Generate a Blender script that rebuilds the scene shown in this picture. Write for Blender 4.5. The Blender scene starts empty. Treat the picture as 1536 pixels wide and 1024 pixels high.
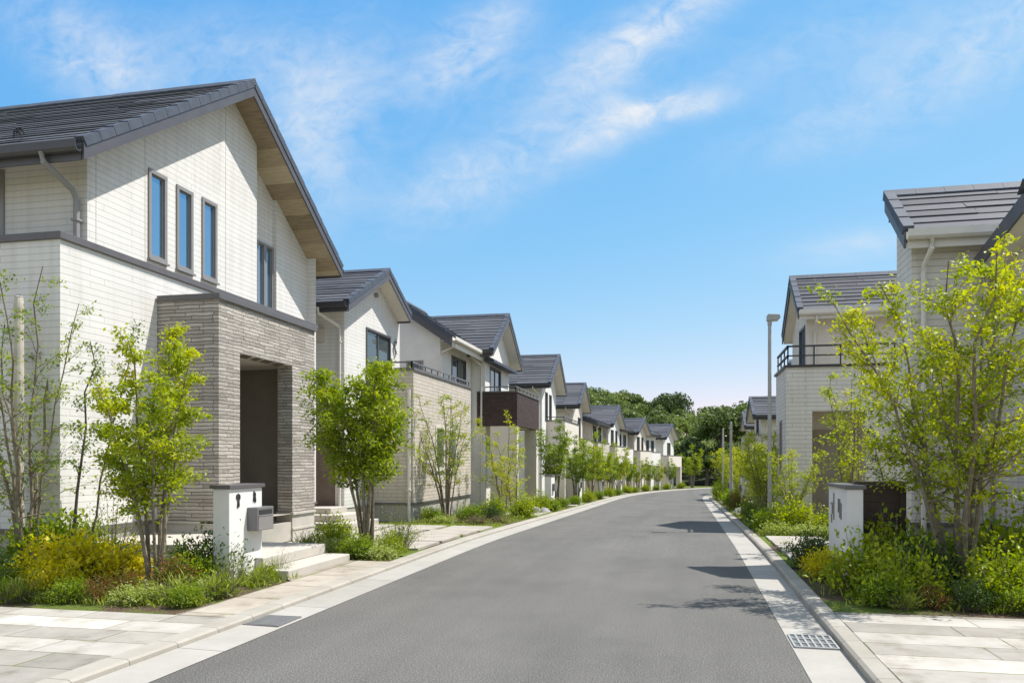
import bpy, math, random
import numpy as np
from mathutils import Vector

random.seed(7)
RNG = np.random.default_rng(11)
COL = bpy.context.scene.collection
D = bpy.data

# ---------------------------------------------------------------- terrain helpers
def gz(y):
    if y < 13: return 0.0
    if y > 112: return -1.94
    if y < 17: return -.00125 * (y - 13) ** 2 * 2
    return -.02 * (y - 15)
def cx(y):
    return 0.0 if y < 45 else .0028 * (y - 45) ** 2

# ---------------------------------------------------------------- materials
class NT:
    def __init__(s, name):
        s.m = D.materials.new(name); s.m.use_nodes = True
        s.t = s.m.node_tree; s.n = s.t.nodes
        s.b = s.n['Principled BSDF']; s.out = s.n['Material Output']
    def add(s, typ, **kw):
        n = s.n.new(typ)
        for k, v in kw.items():
            if k.startswith('i_'):
                key = k[2:].replace('_', ' ')
                n.inputs[key].default_value = v
            else: setattr(n, k, v)
        return n
    def link(s, a, b): s.t.links.new(a, b)
    def pos(s):
        return s.add('ShaderNodeNewGeometry').outputs['Position']
    def noise(s, vec, scale, detail=4, rough=.6):
        n = s.add('ShaderNodeTexNoise', i_Scale=scale, i_Detail=detail, i_Roughness=rough)
        if vec is not None: s.link(vec, n.inputs['Vector'])
        return n.outputs['Fac']
    def ramp(s, fac, stops):
        r = s.add('ShaderNodeValToRGB')
        e = r.color_ramp.elements
        while len(e) < len(stops): e.new(.5)
        for el, (p, c) in zip(e, stops):
            el.position = p; el.color = (*c, 1) if len(c) == 3 else c
        s.link(fac, r.inputs['Fac'])
        return r.outputs['Color']
    def math(s, op, a, b=None, clamp=False):
        n = s.add('ShaderNodeMath', operation=op, use_clamp=clamp)
        for i, v in enumerate((a, b)):
            if v is None: continue
            if isinstance(v, (int, float)): n.inputs[i].default_value = v
            else: s.link(v, n.inputs[i])
        return n.outputs[0]
    def mix(s, f, a, b, typ='MIX'):
        n = s.add('ShaderNodeMix', data_type='RGBA', blend_type=typ)
        for i, v in ((0, f), (6, a), (7, b)):
            if isinstance(v, (int, float)): n.inputs[i].default_value = v
            elif isinstance(v, tuple): n.inputs[i].default_value = (*v, 1)
            else: s.link(v, n.inputs[i])
        return n.outputs[2]
    def wallvec(s):
        p = s.add('ShaderNodeSeparateXYZ'); s.link(s.pos(), p.inputs[0])
        c = s.add('ShaderNodeCombineXYZ')
        s.link(s.math('ADD', p.outputs[0], p.outputs[1]), c.inputs[0])
        s.link(p.outputs[2], c.inputs[1])
        return c.outputs[0]
    def bump(s, h, strength=.3, dist=.02, normal=None):
        b = s.add('ShaderNodeBump', i_Strength=strength, i_Distance=dist)
        s.link(h, b.inputs['Height'])
        if normal is not None: s.link(normal, b.inputs['Normal'])
        return b.outputs[0]
    def fin(s, color=None, rough=.7, normal=None, spec=.3, metal=0.0):
        if color is not None:
            if isinstance(color, tuple): s.b.inputs['Base Color'].default_value = (*color, 1)
            else: s.link(color, s.b.inputs['Base Color'])
        if isinstance(rough, (int, float)): s.b.inputs['Roughness'].default_value = rough
        else: s.link(rough, s.b.inputs['Roughness'])
        s.b.inputs['Specular IOR Level'].default_value = spec
        s.b.inputs['Metallic'].default_value = metal
        if normal is not None: s.link(normal, s.b.inputs['Normal'])
        return s.m

def mat_tile(name, c1, c2, mortar, row=.09, width=.46, msize=.012, strength=.6, wob=0.0, dist=.012, streak=.12):
    t = NT(name); v = t.wallvec()
    if wob:
        nz = t.add('ShaderNodeTexNoise', i_Scale=4.0, i_Detail=3.0)
        t.link(v, nz.inputs['Vector'])
        sub = t.add('ShaderNodeVectorMath', operation='SUBTRACT'); t.link(nz.outputs['Color'], sub.inputs[0]); sub.inputs[1].default_value = (.5, .5, .5)
        sc = t.add('ShaderNodeVectorMath', operation='SCALE'); t.link(sub.outputs[0], sc.inputs[0]); sc.inputs['Scale'].default_value = wob
        ad = t.add('ShaderNodeVectorMath', operation='ADD'); t.link(v, ad.inputs[0]); t.link(sc.outputs[0], ad.inputs[1]); v2 = ad.outputs[0]
    else: v2 = v
    br = t.add('ShaderNodeTexBrick', offset=.37, squash=.75, squash_frequency=3)
    t.link(v2, br.inputs['Vector'])
    br.inputs['Color1'].default_value = (*c1, 1); br.inputs['Color2'].default_value = (*c2, 1); br.inputs['Mortar'].default_value = (*mortar, 1)
    br.inputs['Scale'].default_value = 1; br.inputs['Mortar Size'].default_value = msize; br.inputs['Mortar Smooth'].default_value = .35
    br.inputs['Brick Width'].default_value = width; br.inputs['Row Height'].default_value = row; br.inputs['Bias'].default_value = 0
    n1 = t.noise(v, 1.3, 5); n2 = t.noise(v, 45, 3)
    col = t.mix(streak, br.outputs['Color'], t.ramp(n1, [(.3, (.55, .53, .5)), (.7, (1, 1, 1))]), 'MULTIPLY')
    ms = t.add('ShaderNodeMapping'); t.link(v, ms.inputs[0]); ms.inputs['Scale'].default_value = (2.6, .16, 1)
    col = t.mix(.5, col, t.ramp(t.noise(ms.outputs[0], 2.2, 6, .65), [(.32, (.80, .785, .75)), (.55, (1, 1, 1))]), 'MULTIPLY')
    sz = t.add('ShaderNodeSeparateXYZ'); t.link(t.pos(), sz.inputs[0])
    splash = t.math('MULTIPLY', t.math('SUBTRACT', 1.25, t.math('ADD', sz.outputs[2], t.math('MULTIPLY', n1, .7)), True), .22)
    col = t.mix(splash, col, (.33, .30, .25))
    inv = t.math('SUBTRACT', 1.0, br.outputs['Fac'])
    h = t.math('ADD', t.math('ADD', inv, t.math('MULTIPLY', n2, .35)), t.math('MULTIPLY', t.noise(v2, 9, 2), .5 if wob else .15))
    return t.fin(col, .75, t.bump(h, strength, dist), .25)

def mat_plain(name, c, rough=.6, var=.12, scale=6, bump=.0, bscale=60, spec=.3, metal=0.0):
    t = NT(name); p = t.pos()
    n = t.noise(p, scale, 5)
    lo = tuple(x * (1 - var) for x in c); hi = tuple(min(1, x * (1 + var)) for x in c)
    col = t.ramp(n, [(.3, lo), (.7, hi)])
    nm = t.bump(t.noise(p, bscale, 3), bump, .01) if bump else None
    return t.fin(col, rough, nm, spec, metal)

M = {}
M['white_tile'] = mat_tile('white_tile', (.725, .70, .66), (.69, .665, .62), (.51, .49, .455), row=.092, width=2.4, msize=.0055, strength=.42)
M['beige_tile'] = mat_tile('beige_tile', (.60, .53, .45), (.53, .465, .39), (.35, .305, .255), row=.10, width=.5, msize=.008, strength=.5)
M['right_tile'] = mat_tile('right_tile', (.73, .68, .605), (.69, .64, .57), (.46, .425, .38), row=.10, width=1.1, msize=.007, strength=.5)
M['brown_tile'] = mat_tile('brown_tile', (.085, .055, .048), (.06, .04, .036), (.03, .022, .02), row=.075, width=.3, msize=.008, strength=.5)
M['stone'] = mat_tile('split_stone', (.58, .525, .465), (.36, .32, .28), (.20, .175, .145), row=.058, width=.5, msize=.006, strength=1.0, wob=.04, dist=.04, streak=.35)
M['plaster'] = mat_plain('plaster', (.71, .68, .63), .85, .06, 2.5, .25, 120)
M['plaster_warm'] = mat_plain('plaster_warm', (.68, .615, .525), .85, .06, 2.5, .25, 120)
M['plaster_grey'] = mat_plain('plaster_grey', (.53, .47, .40), .85, .07, 2.5, .25, 120)
M['plinth'] = mat_plain('plinth', (.40, .37, .325), .85, .16, 2.2, .3, 50)
M['pale_stone'] = mat_plain('pale_stone', (.50, .46, .40), .8, .1, 3.5, .25, 70)
M['soffit'] = mat_plain('soffit', (.72, .68, .60), .7, .05, 3)
M['coping'] = mat_plain('coping', (.115, .105, .105), .45, .1, 3, spec=.5)
M['fascia'] = mat_plain('fascia', (.085, .08, .085), .45, .12, 3, spec=.5)
M['slate_trim'] = mat_plain('slate_trim', (.075, .088, .112), .65, .15, 5, .15, 40, spec=.25)
M['gutter_dark'] = mat_plain('gutter_dark', (.06, .056, .058), .35, .1, 4, spec=.5)
M['gutter_pale'] = mat_plain('gutter_pale', (.66, .62, .55), .45, .06, 4)
M['pipe_grey'] = mat_plain('pipe_grey', (.27, .26, .255), .4, .08, 4)
M['frame_grey'] = mat_plain('frame_grey', (.24, .225, .215), .4, .06, 5, spec=.5)
M['frame_dark'] = mat_plain('frame_dark', (.07, .065, .065), .4, .08, 5, spec=.5)
M['rail'] = mat_plain('rail', (.13, .125, .125), .4, .1, 5, spec=.5)
M['rail_black'] = mat_plain('rail_black', (.035, .032, .032), .4, .1, 5, spec=.5)
M['door'] = mat_plain('door', (.17, .125, .10), .5, .15, 3)
M['door_dark'] = mat_plain('door_dark', (.062, .042, .033), .5, .15, 3)
M['door_taupe'] = mat_plain('door_taupe', (.36, .305, .24), .6, .1, 3)
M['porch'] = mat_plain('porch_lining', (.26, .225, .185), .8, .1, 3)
M['kerb'] = mat_plain('kerb_concrete', (.50, .475, .44), .9, .14, 4, .35, 90)
M['step'] = mat_plain('step_concrete', (.47, .43, .375), .85, .08, 3, .25, 80)
M['white_render'] = mat_plain('white_render', (.73, .705, .66), .8, .04, 3, .3, 45)
M['black_metal'] = mat_plain('black_metal', (.045, .043, .043), .4, .1, 9)
M['box_grey'] = mat_plain('box_grey', (.16, .155, .155), .35, .06, 4, spec=.5)
M['lamp_grey'] = mat_plain('lamp_grey', (.35, .35, .325), .4, .1, 4, spec=.5)
M['pole_grey'] = mat_plain('pole_grey', (.44, .41, .365), .8, .12, 4)
M['timber'] = mat_plain('timber_post', (.47, .43, .36), .8, .22, 5, .4, 30)
M['bark'] = mat_plain('bark', (.20, .165, .115), .9, .35, 14, .6, 45)
M['bark_dark'] = mat_plain('bark_dark', (.10, .085, .065), .9, .35, 14, .6, 45)
M['twig_red'] = mat_plain('twig_red', (.14, .08, .05), .9, .3, 14)
M['rock'] = mat_plain('rock', (.33, .32, .31), .9, .3, 5, .8, 18)

def mat_wood_soffit():
    t = NT('timber_soffit'); p = t.pos()
    sp = t.add('ShaderNodeSeparateXYZ'); t.link(p, sp.inputs[0])
    band = t.math('FLOOR', t.math('MULTIPLY', sp.outputs[1], 2.9))
    wn = t.add('ShaderNodeTexWhiteNoise', noise_dimensions='1D'); t.link(band, wn.inputs['W'])
    mp = t.add('ShaderNodeMapping'); t.link(p, mp.inputs[0]); mp.inputs['Scale'].default_value = (1.2, 9, 3)
    g = t.noise(mp.outputs[0], 3, 5)
    c = t.ramp(t.math('ADD', t.math('MULTIPLY', wn.outputs[0], .55), t.math('MULTIPLY', g, .5)),
               [(.2, (.17, .125, .075)), (.55, (.40, .32, .21)), (.85, (.56, .47, .33))])
    return t.fin(c, .6)
M['soffit_wood'] = mat_wood_soffit()

def mat_roof():
    t = NT('roof_slate'); p = t.pos()
    at = t.add('ShaderNodeAttribute', attribute_name='tone')
    n = t.noise(p, 14, 4); n0 = t.noise(p, .8, 3)
    c = t.ramp(t.math('ADD', t.math('MULTIPLY', at.outputs['Fac'], .6), t.math('MULTIPLY', n, .4)),
               [(.15, (.055, .058, .066)), (.85, (.115, .118, .13))])
    c = t.mix(.5, c, t.ramp(n0, [(.3, (.7, .7, .72)), (.7, (1.15, 1.12, 1.1))]), 'MULTIPLY')
    return t.fin(c, .72, t.bump(t.noise(p, 120, 2), .25, .004), .22)
M['roof'] = mat_roof()

def mat_glass(name, tint, dark):
    t = NT(name); p = t.pos()
    n = t.noise(p, .55, 2)
    b = t.b
    b.inputs['Base Color'].default_value = (*tint, 1)
    b.inputs['Roughness'].default_value = .03
    b.inputs['Metallic'].default_value = dark
    b.inputs['Specular IOR Level'].default_value = .8
    nm = t.bump(n, .06, .05)
    t.link(nm, b.inputs['Normal'])
    return t.m
M['glass'] = mat_glass('window_glass', (.25, .43, .58), .85)
M['glass_dark'] = mat_glass('window_glass_dark', (.10, .13, .14), .45)

def mat_asphalt():
    t = NT('asphalt'); p = t.pos()
    mp = t.add('ShaderNodeMapping'); t.link(p, mp.inputs[0]); mp.inputs['Scale'].default_value = (1, .22, 1)
    big = t.noise(mp.outputs[0], 1.1, 5); fine = t.noise(p, 75, 3, .75); mid = t.noise(p, 60, 3)
    vor = t.add('ShaderNodeTexVoronoi', i_Scale=70.0); t.link(p, vor.inputs['Vector'])
    c = t.ramp(fine, [(.3, (.044, .0415, .038)), (.5, (.110, .104, .094)), (.70, (.265, .251, .226))])
    c = t.mix(.55, c, t.ramp(big, [(.3, (.82, .82, .82)), (.7, (1.16, 1.16, 1.15))]), 'MULTIPLY')
    c = t.mix(.25, c, t.ramp(vor.outputs['Distance'], [(0, (.55, .55, .55)), (.5, (1.2, 1.2, 1.2))]), 'MULTIPLY')
    m2 = t.add('ShaderNodeMapping'); t.link(p, m2.inputs[0]); m2.inputs['Scale'].default_value = (1.5, .03, 1)
    c = t.mix(.5, c, t.ramp(t.noise(m2.outputs[0], 1.0, 3), [(.35, (.88, .88, .88)), (.65, (1.1, 1.1, 1.09))]), 'MULTIPLY')
    c = t.mix(.6, c, t.ramp(t.noise(p, .45, 6, .7), [(.36, (.8, .8, .8)), (.5, (1, 1, 1)), (.68, (1.1, 1.1, 1.09))]), 'MULTIPLY')
    h = t.math('ADD', fine, t.math('MULTIPLY', mid, .6))
    return t.fin(c, .85, t.bump(h, .5, .008), .25)
M['asphalt'] = mat_asphalt()

def mat_blocks(name, base, length, joint=.006, var=.1, axis='y', dirt=.3):
    t = NT(name); p = t.pos()
    sp = t.add('ShaderNodeSeparateXYZ'); t.link(p, sp.inputs[0])
    a = t.math('DIVIDE', sp.outputs[1 if axis == 'y' else 0], length)
    fl = t.math('FLOOR', a); fr = t.math('FRACT', a)
    wn = t.add('ShaderNodeTexWhiteNoise', noise_dimensions='1D'); t.link(fl, wn.inputs['W'])
    n = t.noise(p, 3.2, 6); f = t.noise(p, 110, 2)
    c = t.ramp(t.math('ADD', t.math('MULTIPLY', wn.outputs[0], .3), t.math('MULTIPLY', n, .7)),
               [(.25, tuple(x * (1 - var) for x in base)), (.75, tuple(min(1, x * (1 + var)) for x in base))])
    c = t.mix(dirt, c, t.ramp(t.noise(p, 1.1, 6, .7), [(.35, (.72, .69, .63)), (.6, (1, 1, 1))]), 'MULTIPLY')
    c = t.mix(.3, c, t.ramp(f, [(.3, (.75, .75, .75)), (.7, (1.15, 1.15, 1.15))]), 'MULTIPLY')
    j = t.math('LESS_THAN', fr, joint / length)
    c = t.mix(j, c, (.13, .12, .10))
    return t.fin(c, .9, t.bump(t.math('SUBTRACT', f, t.math('MULTIPLY', j, 2.0)), .3, .008), .2)
M['gutter'] = mat_blocks('gutter_concrete', (.37, .348, .31), 2.0, .012)
M['kerb_block'] = mat_blocks('kerb_block', (.375, .345, .295), .6, .008, dirt=.45)

def mat_paving(name, c1, c2, w, r, joint=(.20, .18, .15), ms=.008, rot=False):
    t = NT(name); p = t.pos()
    br = t.add('ShaderNodeTexBrick', offset=.42, squash=.7, squash_frequency=2)
    if rot:
        mp = t.add('ShaderNodeMapping'); t.link(p, mp.inputs[0]); mp.inputs['Rotation'].default_value = (0, 0, math.pi / 2)
        t.link(mp.outputs[0], br.inputs['Vector'])
    else: t.link(p, br.inputs['Vector'])
    br.inputs['Color1'].default_value = (*c1, 1); br.inputs['Color2'].default_value = (*c2, 1); br.inputs['Mortar'].default_value = (*joint, 1)
    br.inputs['Scale'].default_value = 1; br.inputs['Mortar Size'].default_value = ms; br.inputs['Brick Width'].default_value = w; br.inputs['Row Height'].default_value = r
    n = t.noise(p, 5, 6); n3 = t.noise(p, .9, 5)
    sp = t.add('ShaderNodeSeparateXYZ'); t.link(p, sp.inputs[0])
    row = t.math('FLOOR', t.math('DIVIDE', sp.outputs[0 if rot else 1], r))
    wn = t.add('ShaderNodeTexWhiteNoise', noise_dimensions='1D'); t.link(row, wn.inputs['W'])
    c = t.mix(.75, br.outputs['Color'], t.ramp(wn.outputs[0], [(.2, (.66, .64, .61)), (.85, (1.28, 1.27, 1.26))]), 'MULTIPLY')
    c = t.mix(.5, c, t.ramp(n, [(.3, (.78, .76, .72)), (.65, (1.08, 1.08, 1.07))]), 'MULTIPLY')
    c = t.mix(.45, c, t.ramp(n3, [(.35, (.72, .69, .64)), (.6, (1.05, 1.05, 1.05))]), 'MULTIPLY')
    st = t.noise(p, 2.3, 7, .72)
    c = t.mix(.7, c, t.ramp(st, [(.36, (.60, .56, .49)), (.47, (.95, .94, .92)), (.7, (1.06, 1.06, 1.05))]), 'MULTIPLY')
    jm = t.math('MULTIPLY', br.outputs['Fac'], t.math('GREATER_THAN', t.noise(p, 1.7, 4), .54))
    c = t.mix(jm, c, (.10, .13, .03))
    return t.fin(c, .8, t.bump(t.math('ADD', br.outputs['Fac'], t.math('MULTIPLY', n, .4)), -.3, .006), .3)
M['paving'] = mat_paving('stone_paving', (.45, .425, .385), (.345, .325, .295), 1.3, .42)
M['path_stone'] = mat_paving('path_stone', (.45, .40, .34), (.39, .35, .30), .9, .55, ms=.014, rot=True)
M['slab'] = mat_plain('garden_slab', (.36, .325, .275), .85, .2, 2.2, .3, 60)

def mat_soil():
    t = NT('soil'); p = t.pos()
    n = t.noise(p, 1.0, 6, .65); f = t.noise(p, 38, 4, .7)
    c = t.ramp(f, [(.25, (.035, .024, .016)), (.55, (.12, .085, .055)), (.8, (.26, .21, .15))])
    g = t.ramp(f, [(.25, (.05, .075, .012)), (.6, (.13, .17, .035)), (.85, (.22, .25, .06))])
    c = t.mix(t.ramp(n, [(.46, (0, 0, 0)), (.56, (1, 1, 1))]), c, g)
    return t.fin(c, .95, t.bump(f, .9, .03), .1)
M['soil'] = mat_soil()
def mat_turf():
    t = NT('turf'); p = t.pos()
    f = t.noise(p, 60, 4, .7); n = t.noise(p, 1.6, 4)
    c = t.ramp(f, [(.25, (.05, .08, .012)), (.6, (.15, .20, .035)), (.85, (.27, .30, .07))])
    c = t.mix(.5, c, t.ramp(n, [(.35, (.8, .75, .55)), (.65, (1.1, 1.1, 1.0))]), 'MULTIPLY')
    return t.fin(c, .95, t.bump(f, .8, .02), .1)
M['turf'] = mat_turf()

def mat_leaf(name, stops, trans=.45, tsat=1.25, rough=.5):
    t = NT(name)
    at = t.add('ShaderNodeAttribute', attribute_name='tone')
    oi = t.add('ShaderNodeObjectInfo')
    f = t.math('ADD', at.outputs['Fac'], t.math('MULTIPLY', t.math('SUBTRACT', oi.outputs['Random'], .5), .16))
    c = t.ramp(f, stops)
    t.fin(c, rough, None, .35)
    tr = t.add('ShaderNodeBsdfTranslucent')
    g = t.add('ShaderNodeHueSaturation', i_Saturation=1.08, i_Value=tsat); t.link(c, g.inputs['Color'])
    t.link(g.outputs[0], tr.inputs['Color'])
    mx = t.add('ShaderNodeMixShader', i_Fac=trans)
    t.link(t.b.outputs[0], mx.inputs[1]); t.link(tr.outputs[0], mx.inputs[2]); t.link(mx.outputs[0], t.out.inputs['Surface'])
    return t.m
M['leaf_fresh'] = mat_leaf('leaf_fresh', [(0, (.10, .16, .008)), (.45, (.255, .335, .012)), (.8, (.43, .465, .018)), (1, (.54, .52, .025))])
M['leaf_green'] = mat_leaf('leaf_green', [(0, (.065, .12, .008)), (.5, (.18, .27, .012)), (1, (.37, .43, .02))])
M['leaf_yellow'] = mat_leaf('leaf_yellow', [(0, (.22, .26, .008)), (.4, (.52, .48, .012)), (1, (.75, .62, .02))], .5)
M['leaf_dark'] = mat_leaf('leaf_dark', [(0, (.018, .045, .008)), (.6, (.05, .10, .012)), (1, (.12, .19, .025))], .3)
M['leaf_red'] = mat_leaf('leaf_red', [(0, (.05, .09, .012)), (.55, (.14, .17, .02)), (.75, (.24, .10, .035)), (1, (.42, .12, .06))])
M['leaf_brown'] = mat_leaf('leaf_brown', [(0, (.07, .07, .03)), (.5, (.16, .125, .07)), (1, (.27, .21, .12))], .3)
M['leaf_pale'] = mat_leaf('leaf_pale', [(0, (.09, .14, .015)), (.5, (.25, .32, .04)), (.88, (.42, .46, .12)), (1, (.62, .64, .35))])
M['leaf_forest'] = mat_leaf('leaf_forest', [(0, (.055, .085, .028)), (.5, (.135, .18, .048)), (1, (.26, .315, .082))], .42)
M['blade'] = mat_leaf('grass_blade', [(0, (.10, .15, .012)), (.5, (.25, .32, .03)), (1, (.47, .49, .11))], .4)
M['hill'] = mat_plain('hill_soil', (.035, .045, .018), .95, .4, .4)
M['flower'] = mat_plain('petal', (.8, .8, .74), .7, .05)

# ---------------------------------------------------------------- mesh builder
class MB:
    def __init__(s): s.v = []; s.f = []; s.t = []; s.tone = .5
    def face(s, pts):
        b = len(s.v); s.v.extend([tuple(p) for p in pts]); s.f.append(tuple(range(b, b + len(pts)))); s.t.append(s.tone)
    def box(s, x0, x1, y0, y1, z0, z1):
        x0, x1 = sorted((x0, x1)); y0, y1 = sorted((y0, y1)); z0, z1 = sorted((z0, z1))
        b = len(s.v)
        s.v += [(x0, y0, z0), (x1, y0, z0), (x1, y1, z0), (x0, y1, z0), (x0, y0, z1), (x1, y0, z1), (x1, y1, z1), (x0, y1, z1)]
        for q in ((0, 3, 2, 1), (4, 5, 6, 7), (0, 1, 5, 4), (1, 2, 6, 5), (2, 3, 7, 6), (3, 0, 4, 7)):
            s.f.append(tuple(b + i for i in q)); s.t.append(s.tone)
        return s
    def extr(s, poly, vec):
        n = len(poly); b = len(s.v); vx = Vector(vec)
        s.v += [tuple(p) for p in poly] + [tuple(Vector(p) + vx) for p in poly]
        s.f.append(tuple(range(b + n - 1, b - 1, -1))); s.f.append(tuple(range(b + n, b + 2 * n)))
        for i in range(n):
            j = (i + 1) % n; s.f.append((b + i, b + j, b + n + j, b + n + i))
        s.t += [s.tone] * (n + 2)
        return s
    def tube(s, pts, rad, n=6, caps=True):
        pts = [Vector(p) for p in pts]; m = len(pts)
        if isinstance(rad, (int, float)): rad = [rad] * m
        b = len(s.v)
        for i, p in enumerate(pts):
            d = (pts[min(i + 1, m - 1)] - pts[max(i - 1, 0)])
            d = d.normalized() if d.length > 1e-9 else Vector((0, 0, 1))
            a = d.cross(Vector((0, 0, 1)) if abs(d.z) < .95 else Vector((1, 0, 0))).normalized(); c = d.cross(a)
            for k in range(n):
                an = 2 * math.pi * k / n
                s.v.append(tuple(p + (a * math.cos(an) + c * math.sin(an)) * rad[i]))
        for i in range(m - 1):
            for k in range(n):
                k2 = (k + 1) % n
                s.f.append((b + i * n + k, b + i * n + k2, b + (i + 1) * n + k2, b + (i + 1) * n + k)); s.t.append(s.tone)
        if caps:
            s.f.append(tuple(b + k for k in range(n - 1, -1, -1))); s.f.append(tuple(b + (m - 1) * n + k for k in range(n))); s.t += [s.tone] * 2
        return s
    def build(s, name, m, parent=None, off=(0, 0, 0), smooth=False, bevel=0.0):
        me = D.meshes.new(name)
        ox, oy, oz = off
        me.from_pydata([(a - ox, b - oy, c - oz) for a, b, c in s.v], [], s.f)
        at = me.attributes.new('tone', 'FLOAT', 'FACE'); at.data.foreach_set('value', s.t)
        for mm in (m if isinstance(m, (list, tuple)) else [m]): me.materials.append(mm)
        if smooth: me.shade_smooth()
        me.update()
        o = D.objects.new(name, me); COL.objects.link(o)
        if parent is not None: o.parent = parent
        if bevel:
            bv = o.modifiers.new('bevel', 'BEVEL'); bv.width = bevel; bv.segments = 2; bv.limit_method = 'ANGLE'
        return o

def tag(o, label, cat, group=None, kind=None):
    o['label'] = label; o['category'] = cat
    if group: o['group'] = group
    if kind: o['kind'] = kind
    return o
def structure(o): o['kind'] = 'structure'; return o
def empty(name, loc, label, cat, group=None):
    o = D.objects.new(name, None); o.empty_display_size = .3; COL.objects.link(o); o.location = loc
    return tag(o, label, cat, group)

class Thing:
    def __init__(s, name, loc, label, cat, group=None):
        s.loc = loc; s.root = empty(name, loc, label, cat, group)
    def part(s, name, mb, m, parent=None, smooth=False, bevel=0.0, label=None):
        o = mb.build(name, m, parent or s.root, s.loc, smooth, bevel)
        if label: o['label'] = label
        return o

# ---------------------------------------------------------------- building pieces
def panel(mb, axis, c, out, s0, s1, z0, tops, holes=(), depth=.12):
    """wall in plane X=c (axis 'X', s is Y) or Y=c (axis 'Y', s is X), with a polyline top and rectangular openings with reveals"""
    def P(s, z, d=0.0): return (c + d, s, z) if axis == 'X' else (s, c + d, z)
    if isinstance(tops, (int, float)): tops = [(s0, tops), (s1, tops)]
    def top(s):
        for (a, za), (b, zb) in zip(tops, tops[1:]):
            if a - 1e-6 <= s <= b + 1e-6: return za + (zb - za) * (s - a) / max(b - a, 1e-9)
        return tops[-1][1] if s > tops[-1][0] else tops[0][1]
    br = sorted({s0, s1} | {a for a, _ in tops if s0 < a < s1} | {h[0] for h in holes} | {h[1] for h in holes})
    for a, b in zip(br, br[1:]):
        hs = sorted([h for h in holes if h[0] <= a + 1e-6 and h[1] >= b - 1e-6], key=lambda h: h[2])
        z = z0
        for h in hs:
            if h[2] > z: mb.face([P(a, z), P(b, z), P(b, h[2]), P(a, h[2])])
            z = h[3]
        mb.face([P(a, z), P(b, z), P(b, top(b)), P(a, top(a))])
    dd = -out * depth
    for a, b, za, zb in holes:
        mb.face([P(a, za), P(a, zb), P(a, zb, dd), P(a, za, dd)]); mb.face([P(b, za), P(b, zb), P(b, zb, dd), P(b, za, dd)])
        mb.face([P(a, zb), P(b, zb), P(b, zb, dd), P(a, zb, dd)]); mb.face([P(a, za), P(b, za), P(b, za, dd), P(a, za, dd)])

def abox(mb, axis, c0, c1, s0, s1, z0, z1):
    if axis == 'X': mb.box(c0, c1, s0, s1, z0, z1)
    else: mb.box(s0, s1, c0, c1, z0, z1)

def window(h, axis, c, out, s0, s1, z0, z1, mull=0, frame='frame_grey', glass='glass', fw=.05, proud=.025, trans=False, label=None):
    """window part of house: frame mesh, with pane and sill as sub-parts"""
    f = MB(); i = -out
    a, b = c + out * proud, c + i * .055
    abox(f, axis, a, b, s0 - .012, s0 + fw, z0 + .001, z1 - .001); abox(f, axis, a, b, s1 - fw, s1 + .012, z0 + .001, z1 - .001)
    abox(f, axis, a + out * .002, b, s0 - .013, s1 + .013, z1 - fw, z1 + .012); abox(f, axis, a + out * .002, b, s0 - .013, s1 + .013, z0 - .012, z0 + fw)
    a2, b2 = c + i * .004, c + i * .05
    for k in range(mull):
        s = s0 + (s1 - s0) * (k + 1) / (mull + 1)
        abox(f, axis, a2, b2, s - .028, s + .028, z0 + fw, z1 - fw)
    # inner sash edge
    w = .022
    for (p, q) in [(s0 + (s1 - s0) * k / (mull + 1), s0 + (s1 - s0) * (k + 1) / (mull + 1)) for k in range(mull + 1)]:
        p2 = p + (fw if p == s0 else .028); q2 = q - (fw if abs(q - s1) < 1e-6 else .028)
        abox(f, axis, c + i * .01, c + i * .045, p2, p2 + w, z0 + fw, z1 - fw); abox(f, axis, c + i * .01, c + i * .045, q2 - w, q2, z0 + fw, z1 - fw)
        abox(f, axis, c + i * .011, c + i * .045, p2 + w, q2 - w, z0 + fw, z0 + fw + w); abox(f, axis, c + i * .011, c + i * .045, p2 + w, q2 - w, z1 - fw - w, z1 - fw)
    o = h.part('window', f, M[frame])
    if label: o['label'] = label
    g = MB()
    abox(g, axis, c + i * .026, c + i * .032, s0 + fw * .5, s1 - fw * .5, z0 + fw * .5, z1 - fw * .5)
    h.part('pane', g, M[glass], o)
    sl = MB(); abox(sl, axis, c + out * (proud + .035), c + i * .02, s0 - .03, s1 + .03, z0 - .045, z0 - .013)
    h.part('sill', sl, M[frame], o)
    return o

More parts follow.
